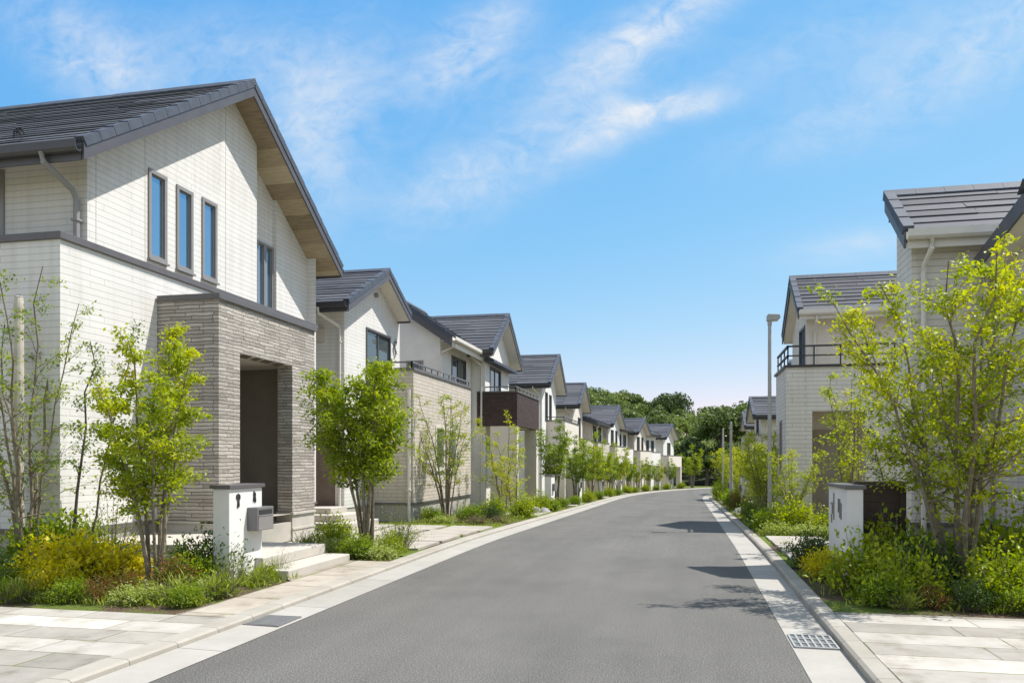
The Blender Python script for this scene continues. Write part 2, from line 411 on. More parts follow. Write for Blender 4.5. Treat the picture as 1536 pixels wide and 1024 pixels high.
def roof(h, axis, u0, u1, e0, r, e1, course=.27, tw=(.9, 2.6), lift=.026, t=.2, fas=.24, soffit='soffit', gutter='gutter_dark', verge=True, ends=(True, False), wall0=None, wall1=None, eave0=True, eave1=True, fascia='fascia', trim='slate_trim', shed=False):
    """gabled roof; ridge runs along axis from u0 (seen end) to u1; e0, r, e1 = (v, z) of eave, ridge, eave"""
    Pm = (lambda u, v, z: (u, v, z)) if axis == 'X' else (lambda u, v, z: (v, u, z))
    sg = 1 if u1 > u0 else -1
    mb = MB()
    slopes = [(e0, r)] + ([] if shed else [(e1, r)])
    for (ve, ze), (vr, zr) in slopes:
        L = math.hypot(ve - vr, ze - zr); n = max(2, round(L / course))
        dv, dz = (ve - vr) / L, (ze - zr) / L
        nv, nz_ = -dz * (1 if dv > 0 else -1), abs(dv)
        if nz_ < 0: nv, nz_ = -nv, -nz_
        mb.tone = .2
        mb.face([Pm(u0, vr, zr), Pm(u1, vr, zr), Pm(u1, ve, ze), Pm(u0, ve, ze)])
        for i in range(n):
            u = 0.0; tot = abs(u1 - u0)
            while u < tot - 1e-3:
                w = min(random.uniform(*tw), tot - u)
                if tot - u - w < .12: w = tot - u
                a, b = u0 + sg * u, u0 + sg * (u + w); u += w
                l = lift * random.uniform(.75, 1.2); ex = random.uniform(-.006, .01)
                t0 = L * i / n; t1 = L * (i + 1) / n + .012 + ex
                def Q(uu, tt, hh): return Pm(uu, vr + dv * tt + nv * hh, zr + dz * tt + nz_ * hh)
                mb.tone = random.random()
                g = sg * .004
                mb.face([Q(a + g, t0, .006), Q(b - g, t0, .006), Q(b - g, t1, l), Q(a + g, t1, l)])
                mb.tone = .1
                mb.face([Q(a + g, t1, l), Q(b - g, t1, l), Q(b - g, t1, -.01), Q(a + g, t1, -.01)])
    ro = h.part('roof', mb, M['roof'])
    # underside
    sf = MB()
    for (ve, ze), (vr, zr) in slopes:
        sf.face([Pm(u0 + sg * .012, vr, zr - t), Pm(u1, vr, zr - t), Pm(u1, ve, ze - t), Pm(u0 + sg * .012, ve, ze - t)])
    h.part('soffit', sf, M[soffit], ro)
    for k, uu in enumerate((u0, u1)):
        if not ends[k]: continue
        fm = MB(); vm = MB()
        o_ = -sg if k == 0 else sg
        sl = [(e0, r)] + ([] if shed else [(r, e1)])
        for (va, za), (vb, zb) in sl:
            fm.extr([Pm(uu, va, za - .015), Pm(uu, vb, zb - .015), Pm(uu, vb, zb - fas), Pm(uu, va, za - fas)], Vector(Pm(o_ * .03, 0, 0)))
            if verge:
                L = math.hypot(vb - va, zb - za); n = max(2, round(L / .34))
                dv, dz = (vb - va) / L, (zb - za) / L; nv, nz_ = (-dz, dv) if dv > 0 else (dz, -dv)
                for i in range(n):
                    t0, t1 = L * i / n + .005, L * (i + 1) / n - .005
                    j = random.uniform(.055, .07)
                    def Q(tt, hh, uu2): return Pm(uu2, va + dv * tt + nv * hh, za + dz * tt + nz_ * hh)
                    up = 1 if zb > za else 0
                    h0, h1 = (j + .012, j) if up else (j, j + .012)
                    vm.tone = random.random()
                    ua = uu + o_ * .045
                    vm.extr([Q(t0, -.06, ua), Q(t1, -.06, ua), Q(t1, h1, ua), Q(t0, h0, ua)], Vector(Pm(-o_ * .15, 0, 0)))
        h.part('fascia', fm, M[fascia], ro)
        if verge and vm.f: h.part('verge_tile', vm, M[trim], ro)
    # ridge
    rm = MB(); u = 0; tot = abs(u1 - u0)
    vr, zr = r
    while u < tot - .05:
        w = min(.42, tot - u); a, b = u0 + sg * (u + .004) - (sg * .05 if u == 0 else 0), u0 + sg * (u + w)
        rm.tone = random.random(); q = random.uniform(0, .006)
        m0 = (e0[1] - zr) / (e0[0] - vr) if abs(e0[0] - vr) > 1e-6 else 0
        m1 = -2.0 if shed else (e1[1] - zr) / (e1[0] - vr)
        s0 = -1 if e0[0] < vr else 1
        va, vb = vr + s0 * .11, vr - s0 * (.05 if shed else .11)
        rm.extr([Pm(a, va, zr + m0 * (va - vr) + .03), Pm(a, va, zr + m0 * (va - vr) + .05 + q), Pm(a, vr, zr + .085 + q), Pm(a, vb, zr + m1 * (vb - vr) + .05 + q), Pm(a, vb, zr + m1 * (vb - vr) + .03)], Vector(Pm(b - a, 0, 0)))
        u += w
    h.part('ridge_cap', rm, M[trim], ro)
    # eaves: board + gutter
    for (ve, ze), on, s in ((e0, eave0, -1 if e0[0] < r[0] else 1), (e1, eave1 and not shed, 1 if e1[0] > r[0] else -1)):
        if not on: continue
        g = MB()
        ug = u0 + sg * .02
        g.extr([Pm(ug, ve - s * .03, ze - .03), Pm(ug, ve, ze - .03), Pm(ug, ve, ze - fas), Pm(ug, ve - s * .03, ze - fas)], Vector(Pm(u1 - ug, 0, 0)))
        h.part('eave_board', g, M[fascia] if gutter == 'gutter_dark' else M[gutter], ro)
        g = MB()
        prof = [(0, -.02), (.012, -.02), (.014, -.10), (.04, -.135), (.085, -.13), (.115, -.10), (.12, -.005), (.132, -.005), (.128, -.11), (.092, -.145), (.035, -.15), (0, -.11)]
        g.extr([Pm(u0, ve + s * (a + .002), ze + b) for a, b in prof], Vector(Pm(u1 - u0, 0, 0)))
        h.part('gutter', g, M[gutter], ro)
    return ro

def pipe(h, pts, r=.035, m='pipe_grey', brackets=()):
    mb = MB(); mb.tube(pts, r, 8)
    for z in brackets:
        x, y = pts[-1][0], pts[-1][1]; mb.box(x - r - .012, x + r + .012, y - r - .012, y + r + .012, z - .015, z + .015)
    return h.part('downpipe', mb, M[m], smooth=False)

def railing(h, pts, z, hgt=.18, m='rail', sp=.55, r=.022, mid=0):
    mb = MB()
    for (x0, y0), (x1, y1) in zip(pts, pts[1:]):
        L = math.hypot(x1 - x0, y1 - y0); n = max(1, round(L / sp))
        a = Vector((x0, y0, z + hgt)); b = Vector((x1, y1, z + hgt))
        dx, dy = (x1 - x0) / L, (y1 - y0) / L; nx, ny = -dy * r, dx * r
        for zz, hh in [(z + hgt, .02)] + [(z + hgt * (k + 1) / (mid + 1), .014) for k in range(mid)]:
            mb.extr([(x0 - nx - dx * r, y0 - ny - dy * r, zz - hh), (x0 + nx - dx * r, y0 + ny - dy * r, zz - hh), (x0 + nx - dx * r, y0 + ny - dy * r, zz + hh), (x0 - nx - dx * r, y0 - ny - dy * r, zz + hh)], (x1 - x0 + 2 * dx * r, y1 - y0 + 2 * dy * r, 0))
        for i in range(n + 1):
            px, py = x0 + (x1 - x0) * i / n, y0 + (y1 - y0) * i / n
            mb.box(px - .016, px + .016, py - .016, py + .016, z - .002, z + hgt - .021)
    return h.part('railing', mb, M[m])

def vent(h, axis, c, out, s, z, r=.07, m='pipe_grey'):
    mb = MB(); n = 10; depth = .07 * out
    pts = [(c, s + r * math.cos(2 * math.pi * k / n), z + r * math.sin(2 * math.pi * k / n)) for k in range(n)]
    v = (depth, 0, 0)
    if axis == 'Y': pts = [(b, a, zz) for a, b, zz in pts]; v = (0, depth, 0)
    mb.extr(pts, v)
    for k in (-1, 0, 1): abox(mb, axis, c + depth, c + depth * 1.25, s - r * .8, s + r * .8, z + k * r * .5 - .008, z + k * r * .5 + .008)
    return h.part('vent', mb, M[m])

# ================================================================ SETTING: ground, road, kerbs
def strip(name, xa, xb, z, m, y0, y1, step=1.0, zb=None, follow=True, tilt=0.0):
    """sheet between two x offsets following the road's bend and fall"""
    mb = MB(); n = max(1, int((y1 - y0) / step)); prev = None
    for i in range(n + 1):
        y = y0 + (y1 - y0) * i / n; c = cx(y) if follow else 0
        cur = ((xa + c, y, gz(y) + z), (xb + c, y, gz(y) + (z if zb is None else zb)))
        if prev: mb.face([prev[0], prev[1], cur[1], cur[0]])
        prev = cur
    return structure(mb.build(name, m))
RL, RR = -3.78, .88
g = MB()
ys = [-200, -40, 0, 13, 17, 40, 80, 112, 300, 900]
for a, b in zip(ys, ys[1:]): g.face([(-900, a, gz(a) - .09), (900, a, gz(a) - .09), (900, b, gz(b) - .09), (-900, b, gz(b) - .09)])
structure(g.build('ground', M['turf']))
strip('road', RL, RR, 0, M['asphalt'], -20, 135)
strip('gutter', RL - .43, RL, .012, M['gutter'], -20, 135, zb=.004)
strip('gutter', RR, RR + .40, .004, M['gutter'], -20, 135, zb=.002)
def kerb(x0, x1, zt, name='kerb'):
    mb = MB(); n = 155; s = 1 if x1 > x0 else -1
    prof = [(x0, -.05), (x0 + s * .004, zt * .72), (x0 + s * .03, zt), (x1, zt + .004), (x1, -.05)]
    prev = None
    for i in range(n + 1):
        y = -20 + i; cur = [(a + cx(y), y, gz(y) + b) for a, b in prof]
        if prev:
            for k in range(len(prof) - 1): mb.face([prev[k], prev[k + 1], cur[k + 1], cur[k]])
        prev = cur
    return structure(mb.build(name, M['kerb_block']))
kerb(RL - .43, RL - .63, .06)
kerb(RR + .40, RR + .56, .075)
KL, KR = RL - .63, RR + .56                    # outer kerb edges
strip('yard', -40, KL, .045, M['soil'], -20, 118)
strip('yard', KR, 40, .07, M['soil'], -20, 118)
# stone drives and paths
def sheet(name, pts, z, m, thick=.0):
    mb = MB(); mb.face([(x, y, gz(y) + z) for x, y in pts])
    return structure(mb.build(name, m))
sheet('driveway', [(-16, -4), (KL - .004, -4), (KL - .004, 7.05), (-16, 7.05)], .062, M['paving'])
sheet('driveway', [(KR - .002, -4), (12, -4), (12, 8.5), (KR - .002, 8.5)], .083, M['paving'])
sheet('footpath', [(-4.98, 7.06), (KL - .004, 7.06), (KL - .004, 11.45), (-5.08, 11.45), (-5.08, 9.5), (-4.93, 9.35)], .063, M['path_stone'])
def slabs(x0, x1, y0, y1, nx, ny, z, gap=.17):
    mb = MB(); 
    for j in range(ny):
        xs = [x0 + (x1 - x0) * (i + (random.uniform(-.15, .15) if 0 < i < nx else 0)) / nx for i in range(nx + 1)]
        for i in range(nx):
            a, b = xs[i] + gap / 2, xs[i + 1] - gap / 2; c, d = y0 + (y1 - y0) * j / ny + gap / 2, y0 + (y1 - y0) * (j + 1) / ny - gap / 2
            zz = gz((c + d) / 2) + z
            mb.extr([(a, c, zz), (b, c, zz), (b, d, zz), (a, d, zz)], (0, 0, -.05))
    return structure(mb.build('slab_paving', M['slab']))
sheet('lawn', [(-9.5, 13.3), (KL - .004, 12.2), (KL - .004, 19.6), (-9.5, 19.6)], .058, M['turf'])
slabs(-7.9, KL - .03, 13.0, 18.6, 3, 4, .085)
sheet('lawn', [(KR + .004, 11.9), (4.5, 12.6), (4.5, 17.6), (KR + .004, 17.2)], .085, M['turf'])
slabs(KR + .03, 4.2, 12.7, 16.9, 2, 4, .11)
for ya, yb in ((24.6, 27.2), (33.2, 36), (45.5, 48.2), (57, 59)):
    sheet('lawn', [(-6.4 + cx(ya), ya - .5), (KL - .004 + cx(ya), ya - .5), (KL - .004 + cx(yb), yb + .5), (-6.4 + cx(yb), yb + .5)], .058, M['turf'])
    slabs(-5.9 + cx(ya), KL - .05 + cx(ya), ya, yb, 2, 2, .08)
for ya, yb in ((26.5, 29), (38, 41)):
    slabs(KR + .04, 3.2, ya, yb, 2, 2, .11)
# drain grates
dg = Thing('drain_grate', (1.08, 7.41, 0), 'blue grey slotted steel drain grate in the gutter by the right kerb', 'drain grate')
m = MB(); m.box(.895, 1.265, 7.15, 7.67, -.02, .008); dg.part('frame', m, M['box_grey'])
m = MB()
for i in range(7):
    x = .905 + .35 * i / 6; m.box(x - .009, x + .009, 7.16, 7.66, .0085, .017)
for j in range(4):
    y = 7.16 + .5 * j / 3; m.box(.9, 1.26, y - .01, y + .01, .0087, .0185)
dg.part('bar', m, M['lamp_grey'])
dg = Thing('drain_grate', (-4.0, 7.22, 0), 'plain dark steel drain cover in the gutter by the left kerb', 'drain grate')
m = MB(); m.box(-4.2, -3.82, 6.98, 7.46, -.02, .019); dg.part('cover', m, M['box_grey'])
m = MB()
for i in range(9):
    y = 7.02 + .4 * i / 8; m.box(-4.17, -3.85, y - .006, y + .006, .0195, .025)
dg.part('bar', m, M['lamp_grey'])

# ================================================================ HOUSES, left row
W = M['white_tile']
def big_white_house():
    h = Thing('house', (-8.3, 13, 0), 'big white brick tile house with stone porch block, three slim upper windows', 'house', 'houses along the street')
    e0, r, e1 = (9.2, 5.86), (13.5, 8.62), (17.4, 6.1)
    zt = lambda y: (r[1] + (e0[1] - r[1]) * (r[0] - y) / (r[0] - e0[0]) if y < r[0] else r[1] + (e1[1] - r[1]) * (y - r[0]) / (e1[0] - r[0])) - .205
    m = MB()
    panel(m, 'X', -8.3, 1, 9.26, 16.9, .64, 4.61, [(11.51, 14.36, .64, 3.42)])
    panel(m, 'Y', 9.26, -1, -20, -8.3, .64, 4.61)
    slim = [(11.13, 11.56, 4.82, 6.22), (11.84, 12.27, 4.82, 6.2), (12.56, 12.99, 4.82, 6.22)]
    panel(m, 'X', -8.34, 1, 9.81, 14.4, 4.55, [(9.81, zt(9.81)), (13.5, zt(13.5)), (14.4, zt(14.4))], slim)
    m.face([(-8.34, 14.4, 4.55), (-8.6, 14.4, 4.55), (-8.6, 14.4, zt(14.4)), (-8.34, 14.4, zt(14.4))])
    tall = [(14.84, 15.14, 4.72, 6.1), (15.16, 15.47, 4.72, 6.1)]
    panel(m, 'X', -8.6, 1, 14.4, 15.5, 4.55, [(14.4, zt(14.4)), (15.5, zt(15.5))], tall)
    panel(m, 'Y', 15.5, -1, -8.6, -8.52, 4.55, zt(15.5))
    panel(m, 'X', -8.52, 1, 15.5, 16.9, 4.55, [(15.5, zt(15.5)), (16.9, zt(16.9))])
    cam = [(-12.4, -9.75, 4.85, 5.82)]
    panel(m, 'Y', 9.81, -1, -20, -8.34, 4.55, zt(9.81), cam)
    panel(m, 'Y', 16.9, 1, -20, -8.3, .64, zt(16.9))
    m.face([(-20, 9.26, 4.56), (-8.3, 9.26, 4.56), (-8.3, 16.9, 4.56), (-20, 16.9, 4.56)])
    h.part('wall', m, W)
    m = MB()                                       # thin control joints of the cladding
    for y in (9.98, 11.05, 13.3):
        m = MB(); m.box(-8.342, -8.337, y - .005, y + .005, 4.72, zt(y) - .02); h.part('joint_strip', m, M['plaster_grey'])
    m = MB(); m.box(-20, -8.325, 9.285, 16.88, -.1, .61); h.part('plinth', m, M['plinth'])
    m = MB(); m.box(-20, -8.275, 9.235, 16.92, .6, .655); h.part('plinth_ledge', m, M['coping'])
    m = MB(); m.box(-8.5, -8.26, 9.22, 16.93, 4.6, 4.7); m.box(-20, -8.5, 9.22, 9.42, 4.6, 4.7); h.part('coping', m, M['coping'], bevel=.006)
    for q, l in zip(slim, ('tallest slim window nearest the eave corner', 'middle slim window', 'slim window nearest the street end')): window(h, 'X', -8.34, 1, *q, label=l)
    for q in tall: window(h, 'X', -8.6, 1, *q, fw=.04)
    window(h, 'Y', 9.81, -1, *cam[0], mull=1)
    roof(h, 'X', -7.9, -20, e0, r, e1, course=.235, soffit='soffit_wood', lift=.024)
    # snow stops on the near slope
    for x, y in [(-10.3, 9.62), (-10.1, 9.95), (-10.75, 9.72), (-11.0, 10.0), (-11.2, 9.66), (-9.75, 10.1), (-9.5, 9.8)]:
        z = 5.86 + (y - 9.2) * .642; m = MB()
        m.tube([(x - .07, y, z + .03), (x - .05, y - .02, z + .13), (x + .05, y - .02, z + .13), (x + .07, y, z + .03)], .014, 5)
        m.tube([(x, y - .02, z + .13), (x, y + .1, z + .07)], .012, 5)
        h.part('snow_stop', m, M['black_metal'])
    pipe(h, [(-8.46, 9.11, 5.74), (-8.46, 9.14, 5.62), (-8.45, 9.66, 5.4), (-8.45, 9.73, 5.28), (-8.45, 9.73, 4.55)], .042, brackets=(5.0,))
    # porch block of split stone
    m = MB()
    panel(m, 'X', -7.2, 1, 11.29, 14.6, .6, 4.14, [(11.9, 13.69, .6, 3.36)], .3)
    panel(m, 'Y', 11.29, -1, -8.3, -7.2, .6, 4.14); panel(m, 'Y', 14.6, 1, -8.3, -7.2, .6, 4.14)
    m.face([(-7.5, 11.59, .6), (-7.5, 11.9, .6), (-7.5, 11.9, 3.36), (-7.5, 11.59, 3.36)])
    m.face([(-7.5, 13.69, .6), (-7.5, 14.3, .6), (-7.5, 14.3, 3.36), (-7.5, 13.69, 3.36)])
    pb = h.part('porch_block', m, M['stone'])
    m = MB(); m.box(-8.28, -7.16, 11.25, 14.64, 4.14, 4.23); h.part('coping', m, M['coping'], pb, bevel=.006)
    for y0, y1 in ((11.31, 11.9), (13.69, 14.58)):
        m = MB(); m.box(-7.52, -7.19, y0, y1, -.1, .3); m.box(-7.52, -7.175, y0 - .01, y1 + .01, .3, .335); m.box(-7.52, -7.2, y0, y1, .335, .61); m.box(-7.52, -7.165, y0 - .02, y1 + .02, .585, .625)
        h.part('base_course', m, M['pale_stone'], pb)
    m = MB(); m.box(-8.28, -7.53, 11.31, 11.5, -.1, .61); m.box(-8.28, -7.53, 11.27, 11.52, .6, .63)
    h.part('base_course', m, M['pale_stone'], pb)
    m = MB(); m.box(-10.2, -7.22, 11.5, 14.4, .1, .45); h.part('porch_floor', m, M['step'], pb)
    m = MB()
    m.face([(-10.2, 11.52, .45), (-7.5, 11.52, .45), (-7.5, 11.52, 3.5), (-10.2, 11.52, 3.5)]); m.face([(-10.2, 14.35, .45), (-7.5, 14.35, .45), (-7.5, 14.35, 3.5), (-10.2, 14.35, 3.5)]); m.face([(-10.2, 11.5, .45), (-10.2, 14.4, .45), (-10.2, 14.4, 3.5), (-10.2, 11.5, 3.5)])
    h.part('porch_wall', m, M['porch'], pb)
    m = MB(); m.box(-10.2, -7.22, 11.55, 14.38, 3.385, 3.42); h.part('porch_ceiling', m, M['soffit'], pb)
    m = MB(); m.box(-10.2, -10.12, 12.4, 13.4, .45, 2.7); dr = h.part('door', m, M['door'], pb)
    m = MB(); m.tube([(-10.06, 12.55, 1.2), (-10.06, 12.55, 2.0)], .018, 6)
    m.box(-10.13, -10.06, 12.54, 12.56, 1.3, 1.33); m.box(-10.13, -10.06, 12.54, 12.56, 1.87, 1.9); h.part('door_handle', m, M['frame_grey'], pb)
    return h
big_white_house()

# steps in front of the stone porch
st = Thing('entrance_steps', (-6.2, 10.5, 0), 'pale concrete entrance steps behind the white mailbox pillar', 'steps')
m = MB(); m.box(-8.25, -5.08, 9.55, 11.5, -.05, .16); m.box(-8.25, -5.48, 9.62, 11.49, .16, .31); m.box(-8.25, -6.72, 9.66, 11.48, .31, .45)
st.part('tread', m, M['step'], bevel=.012)

def second_house():
    h = Thing('house', (-8.5, 21, 0), 'white gabled house with a beige balcony block, second from the near left', 'house', 'houses along the street')
    e0, r, e1 = (18.2, 5.48), (20.95, 6.86), (22.75, 5.95)
    g0 = gz(21)
    zt = lambda y: (r[1] + (e0[1] - r[1]) * (r[0] - y) / (r[0] - e0[0]) if y < r[0] else r[1] + (e1[1] - r[1]) * (y - r[0]) / (e1[0] - r[0])) - .205
    m = MB()
    win = (20.3, 22.1, 3.4, 5.2)
    panel(m, 'X', -8.5, 1, 18.9, 22.9, g0 + .5, [(18.9, zt(18.9)), (20.95, zt(20.95)), (22.7, zt(22.7)), (22.9, zt(22.7))], [win])
    dv = (-9.6, -8.75, g0 + .45, 2.35)
    panel(m, 'Y', 18.9, -1, -18, -8.5, g0 + .45, zt(18.9), [dv])
    panel(m, 'Y', 22.9, 1, -18, -8.5, g0, zt(22.7))
    h.part('wall', m, W)
    m = MB(); m.box(-18, -8.52, 18.92, 24, g0 - .2, g0 + .5); h.part('plinth', m, M['plinth'])
    window(h, 'X', -8.5, 1, *win, mull=1, frame='frame_dark', glass='glass_dark')
    m = MB(); m.box(dv[0], dv[1], 18.96, 19.0, dv[2], dv[3]); dr = h.part('door', m, M['door'])
    m = MB(); m.box(-8.86, -8.84, 18.9, 18.96, 1.2, 1.8); h.part('handle', m, M['frame_grey'], dr)
    m = MB(); m.box(-9.7, -8.55, 18.2, 18.9, 2.75, 2.9); h.part('porch_canopy', m, M['coping'])
    roof(h, 'X', -8.1, -18, e0, r, e1, course=.25, ends=(True, False))
    pipe(h, [(-8.85, 18.1, 5.36), (-8.85, 18.14, 5.22), (-8.62, 18.8, 5.0), (-8.6, 18.84, 4.9), (-8.6, 18.84, g0)], .04, 'gutter_pale', (3.2, 4.6))
    vent(h, 'X', -8.5, 1, 20.95, 6.2, .07)
    m = MB(); m.box(-9.5, -9.05, 18.78, 18.9, 4.62, 4.95); h.part('vent_hood', m, M['plaster_grey'])
    m = MB(); m.box(-9.9, -8.95, 18.66, 18.9, 3.3, 3.36); h.part('canopy', m, M['frame_dark'])
    # wrought iron ornament beside the window
    m = MB()
    for k in range(7):
        a = k * .9; m.tube([(-8.46, 22.42 + .05 * math.sin(a), 4.72 + k * .06), (-8.44, 22.42 + .1 * math.cos(a), 4.75 + k * .06), (-8.46, 22.42 - .07 * math.sin(a), 4.78 + k * .06)], .018, 5)
    m.tube([(-8.46, 22.42, 4.66), (-8.46, 22.42, 5.2)], .012, 5)
    h.part('ornament', m, M['rail'])
    # street wing behind the balcony
    m = MB()
    panel(m, 'Y', 24.5, -1, -12, -7.72, 2, [(-12, 5.35), (-9.5, 6.82), (-7.72, 5.61)], [(-8.85, -8.3, 3.6, 4.8)])
    wv = (25.75, 27.5, 3.9, 5.12)
    panel(m, 'X', -7.72, 1, 24.5, 28.2, 2, 5.45, [wv])
    h.part('wing_wall', m, M['plaster'])
    window(h, 'X', -7.72, 1, *wv, mull=1, frame='frame_dark', glass='glass_dark')
    window(h, 'Y', 24.5, -1, -8.85, -8.3, 3.6, 4.8, frame='frame_grey', glass='glass_dark')
    roof(h, 'Y', 24.25, 28.28, (-7.25, 5.52), (-9.5, 7.05), (-13, 5.0), course=.26, gutter='gutter_pale', eave1=False, fas=.32)
    pipe(h, [(-7.2, 24.5, 5.34), (-7.2, 24.52, 5.26), (-7.64, 24.44, 5.05), (-7.66, 24.42, 4.9), (-7.66, 24.42, 4.0)], .032, 'gutter_pale')
    # balcony block
    B0, B1, T = 20.45, 26.3, 4.1
    m = MB()
    ws = [(22.4, 23.2, 1.32, 2.6), (23.65, 24.5, 1.27, 2.56)]
    panel(m, 'X', -7.2, 1, B0, B1, g0 + .55, T - .08, ws)
    panel(m, 'Y', B0, -1, -8.5, -7.2, g0 + .55, T - .08); panel(m, 'Y', B1, 1, -8.5, -7.2, g0 + .55, T - .08)
    m.box(-8.5, -7.22, B0 + .02, B1 - .02, 3.3, 3.4)
    panel(m, 'X', -7.34, -1, B0, B1, 3.4, T - .08)
    bb = h.part('balcony_block', m, M['beige_tile'])
    m = MB(); m.box(-7.36, -7.165, B0 - .03, B1 + .03, T - .08, T); m.box(-8.5, -7.36, B0 - .03, B0 + .15, T - .08, T); h.part('coping', m, M['coping'], bb)
    for q in ws: window(h, 'X', -7.2, 1, *q, frame='gutter_pale', glass='glass_dark')
    railing(h, [(-8.45, B0 + .07), (-7.27, B0 + .07), (-7.27, B1 - .02)], T, .16)
    m = MB(); m.box(-8.4, -7.225, B0 + .025, B1 - .02, g0 - .3, g0 + .56); h.part('block_plinth', m, M['plinth'], bb)
    m = MB(); m.box(-8.4, -7.17, B0 - .03, B1 + .02, g0 + .53, g0 + .575); h.part('plinth_ledge', m, M['coping'], bb)
    pipe(h, [(-7.3, B0 - .06, 3.5), (-7.3, B0 - .06, g0)], .045, 'gutter_pale', (.8, 2.2))
    return h
second_house()
st = Thing('entrance_steps', (-8.6, 18.2, gz(18)), 'pale concrete steps to the recessed brown door between the first two left houses', 'steps')
m = MB(); g0 = gz(18); m.box(-10.2, -7.55, 17.1, 18.85, g0 - .1, g0 + .2); m.box(-10.2, -7.95, 17.5, 18.85, g0 + .2, g0 + .36); m.box(-10.2, -8.4, 17.9, 18.85, g0 + .36, g0 + .5)
st.part('tread', m, M['step'], bevel=.012)

def gable_house(lab, o, xw, y0, y1, ze, zr, wallm, bal, wins, over=.42, name='house', depth=9, trim='slate_trim', soffit='soffit', gutter='gutter_dark', eave=.45, group='houses along the street', yr=None, hood=False, cols=True, grp_windows='glass_dark', small=None, course=.27, plinth=True):
    """house with its gable to the street; o = +1 faces +X, -1 faces -X; z values above local ground"""
    yc = (y0 + y1) / 2 if yr is None else yr
    g0 = gz(yc)
    h = Thing(name, (xw, yc, g0), lab, 'house', group)
    sl0 = (zr - ze) / (yc - (y0 - eave))
    e0, r, e1 = (y0 - eave, g0 + ze), (yc, g0 + zr), (y1 + eave, g0 + ze)
    zt = lambda y: (r[1] + (e0[1] - r[1]) * (r[0] - y) / (r[0] - e0[0]) if y < r[0] else r[1] + (e1[1] - r[1]) * (y - r[0]) / (e1[0] - r[0])) - .205
    m = MB()
    holes = [(a, b, g0 + c, g0 + d) for a, b, c, d in wins]
    panel(m, 'X', xw, o, y0, y1, g0 - .2, [(y0, zt(y0)), (yc, zt(yc)), (y1, zt(y1))], holes)
    xa, xb = sorted((xw, xw - o * depth))
    sm = [(a, b, g0 + c, g0 + d) for a, b, c, d in (small or [])]
    panel(m, 'Y', y0, -1, xa, xb, g0 - .2, zt(y0), sm); panel(m, 'Y', y1, 1, xa, xb, g0 - .2, zt(y1))
    h.part('wall', m, M[wallm])
    for q in holes: window(h, 'X', xw, o, *q, mull=1 if q[1] - q[0] > 1 else 0, frame='frame_dark', glass=grp_windows)
    for q in sm: window(h, 'Y', y0, -1, *q, frame='frame_dark', glass=grp_windows)
    roof(h, 'X', xw + o * over, xw - o * depth, e0, r, e1, course=course, gutter=gutter, soffit=soffit, trim=trim)
    pipe(h, [(xw - o * .35, y0 - eave - .06, e0[1] - .12), (xw - o * .35, y0 - eave - .04, e0[1] - .25), (xw - o * .14, y0 - .08, e0[1] - .5), (xw - o * .13, y0 - .06, e0[1] - .6), (xw - o * .13, y0 - .06, g0)], .035, 'gutter_pale', (g0 + 3.5,))
    vent(h, 'X', xw, o, yc, zt(yc) - .5, .06)
    if hood:
        m = MB(); z = e0[1] - .34
        m.extr([(xw, y0 - .1, z + .24), (xw + o * .36, y0 - .1, z + .06), (xw + o * .36, y0 - .1, z - .04), (xw, y0 - .1, z - .02)], (0, y1 - y0 + .1, 0))
        h.part('window_hood', m, M['slate_trim'])
    if bal:
        balcony(h, o, xw, g0, **bal)
    return h

def balcony(h, o, xw, g0, x, y0, y1, top, bot, m, rail=.16, cols=True, rail_m='rail', back=None, post=.5, door=True, wall0=True, colm='plaster_warm', railmid=0, xi=None):
    T = g0 + top; Bz = g0 + bot; xi = xw if xi is None else xi
    b = MB(); th = .13
    b.box(x - o * th, x, y0, y1, Bz, T - .05)
    b.box(xi, x - o * (th + .001), y0, y0 + th, Bz, T - .05); b.box(xi, x - o * (th + .001), y1 - th, y1, Bz, T - .05)
    bo = h.part('balcony', b, M[m])
    c = MB(); c.box(x - o * (th + .03), x + o * .03, y0 - .03, y1 + .03, T - .05, T); c.box(xi, x - o * (th + .031), y0 - .03, y0 + th + .03, T - .05, T)
    h.part('coping', c, M['coping'], bo)
    f = MB(); f.box(xi, x - o * (th + .002), y0 + th + .002, y1 - th - .002, Bz + .02, Bz + .2); h.part('balcony_floor', f, M['soffit'], bo)
    if rail:
        ra = railing(h, [(xi + o * .05, y0 + .065), (x - o * .065, y0 + .065), (x - o * .065, y1 - .03)], T, rail, rail_m, .7, mid=railmid); ra.parent = bo
    if cols:
        if wall0:
            c = MB(); c.box(x - o * 1.0, x - o * .01, y0 + .01, y0 + .3, g0 - .3, Bz); h.part('wing_wall', c, M[colm])
        c = MB(); c.box(x - o * post, x - o * .01, y1 - post, y1 - .02, g0 - .3, Bz)
        h.part('column', c, M[colm])
    if door:
        d = MB(); ym = (y0 + y1) / 2
        d.box(xw, xw + o * .05, ym - .6, ym + .5, g0 + .2, g0 + 2.3); dd = h.part('door', d, M['door_dark'])
    return bo

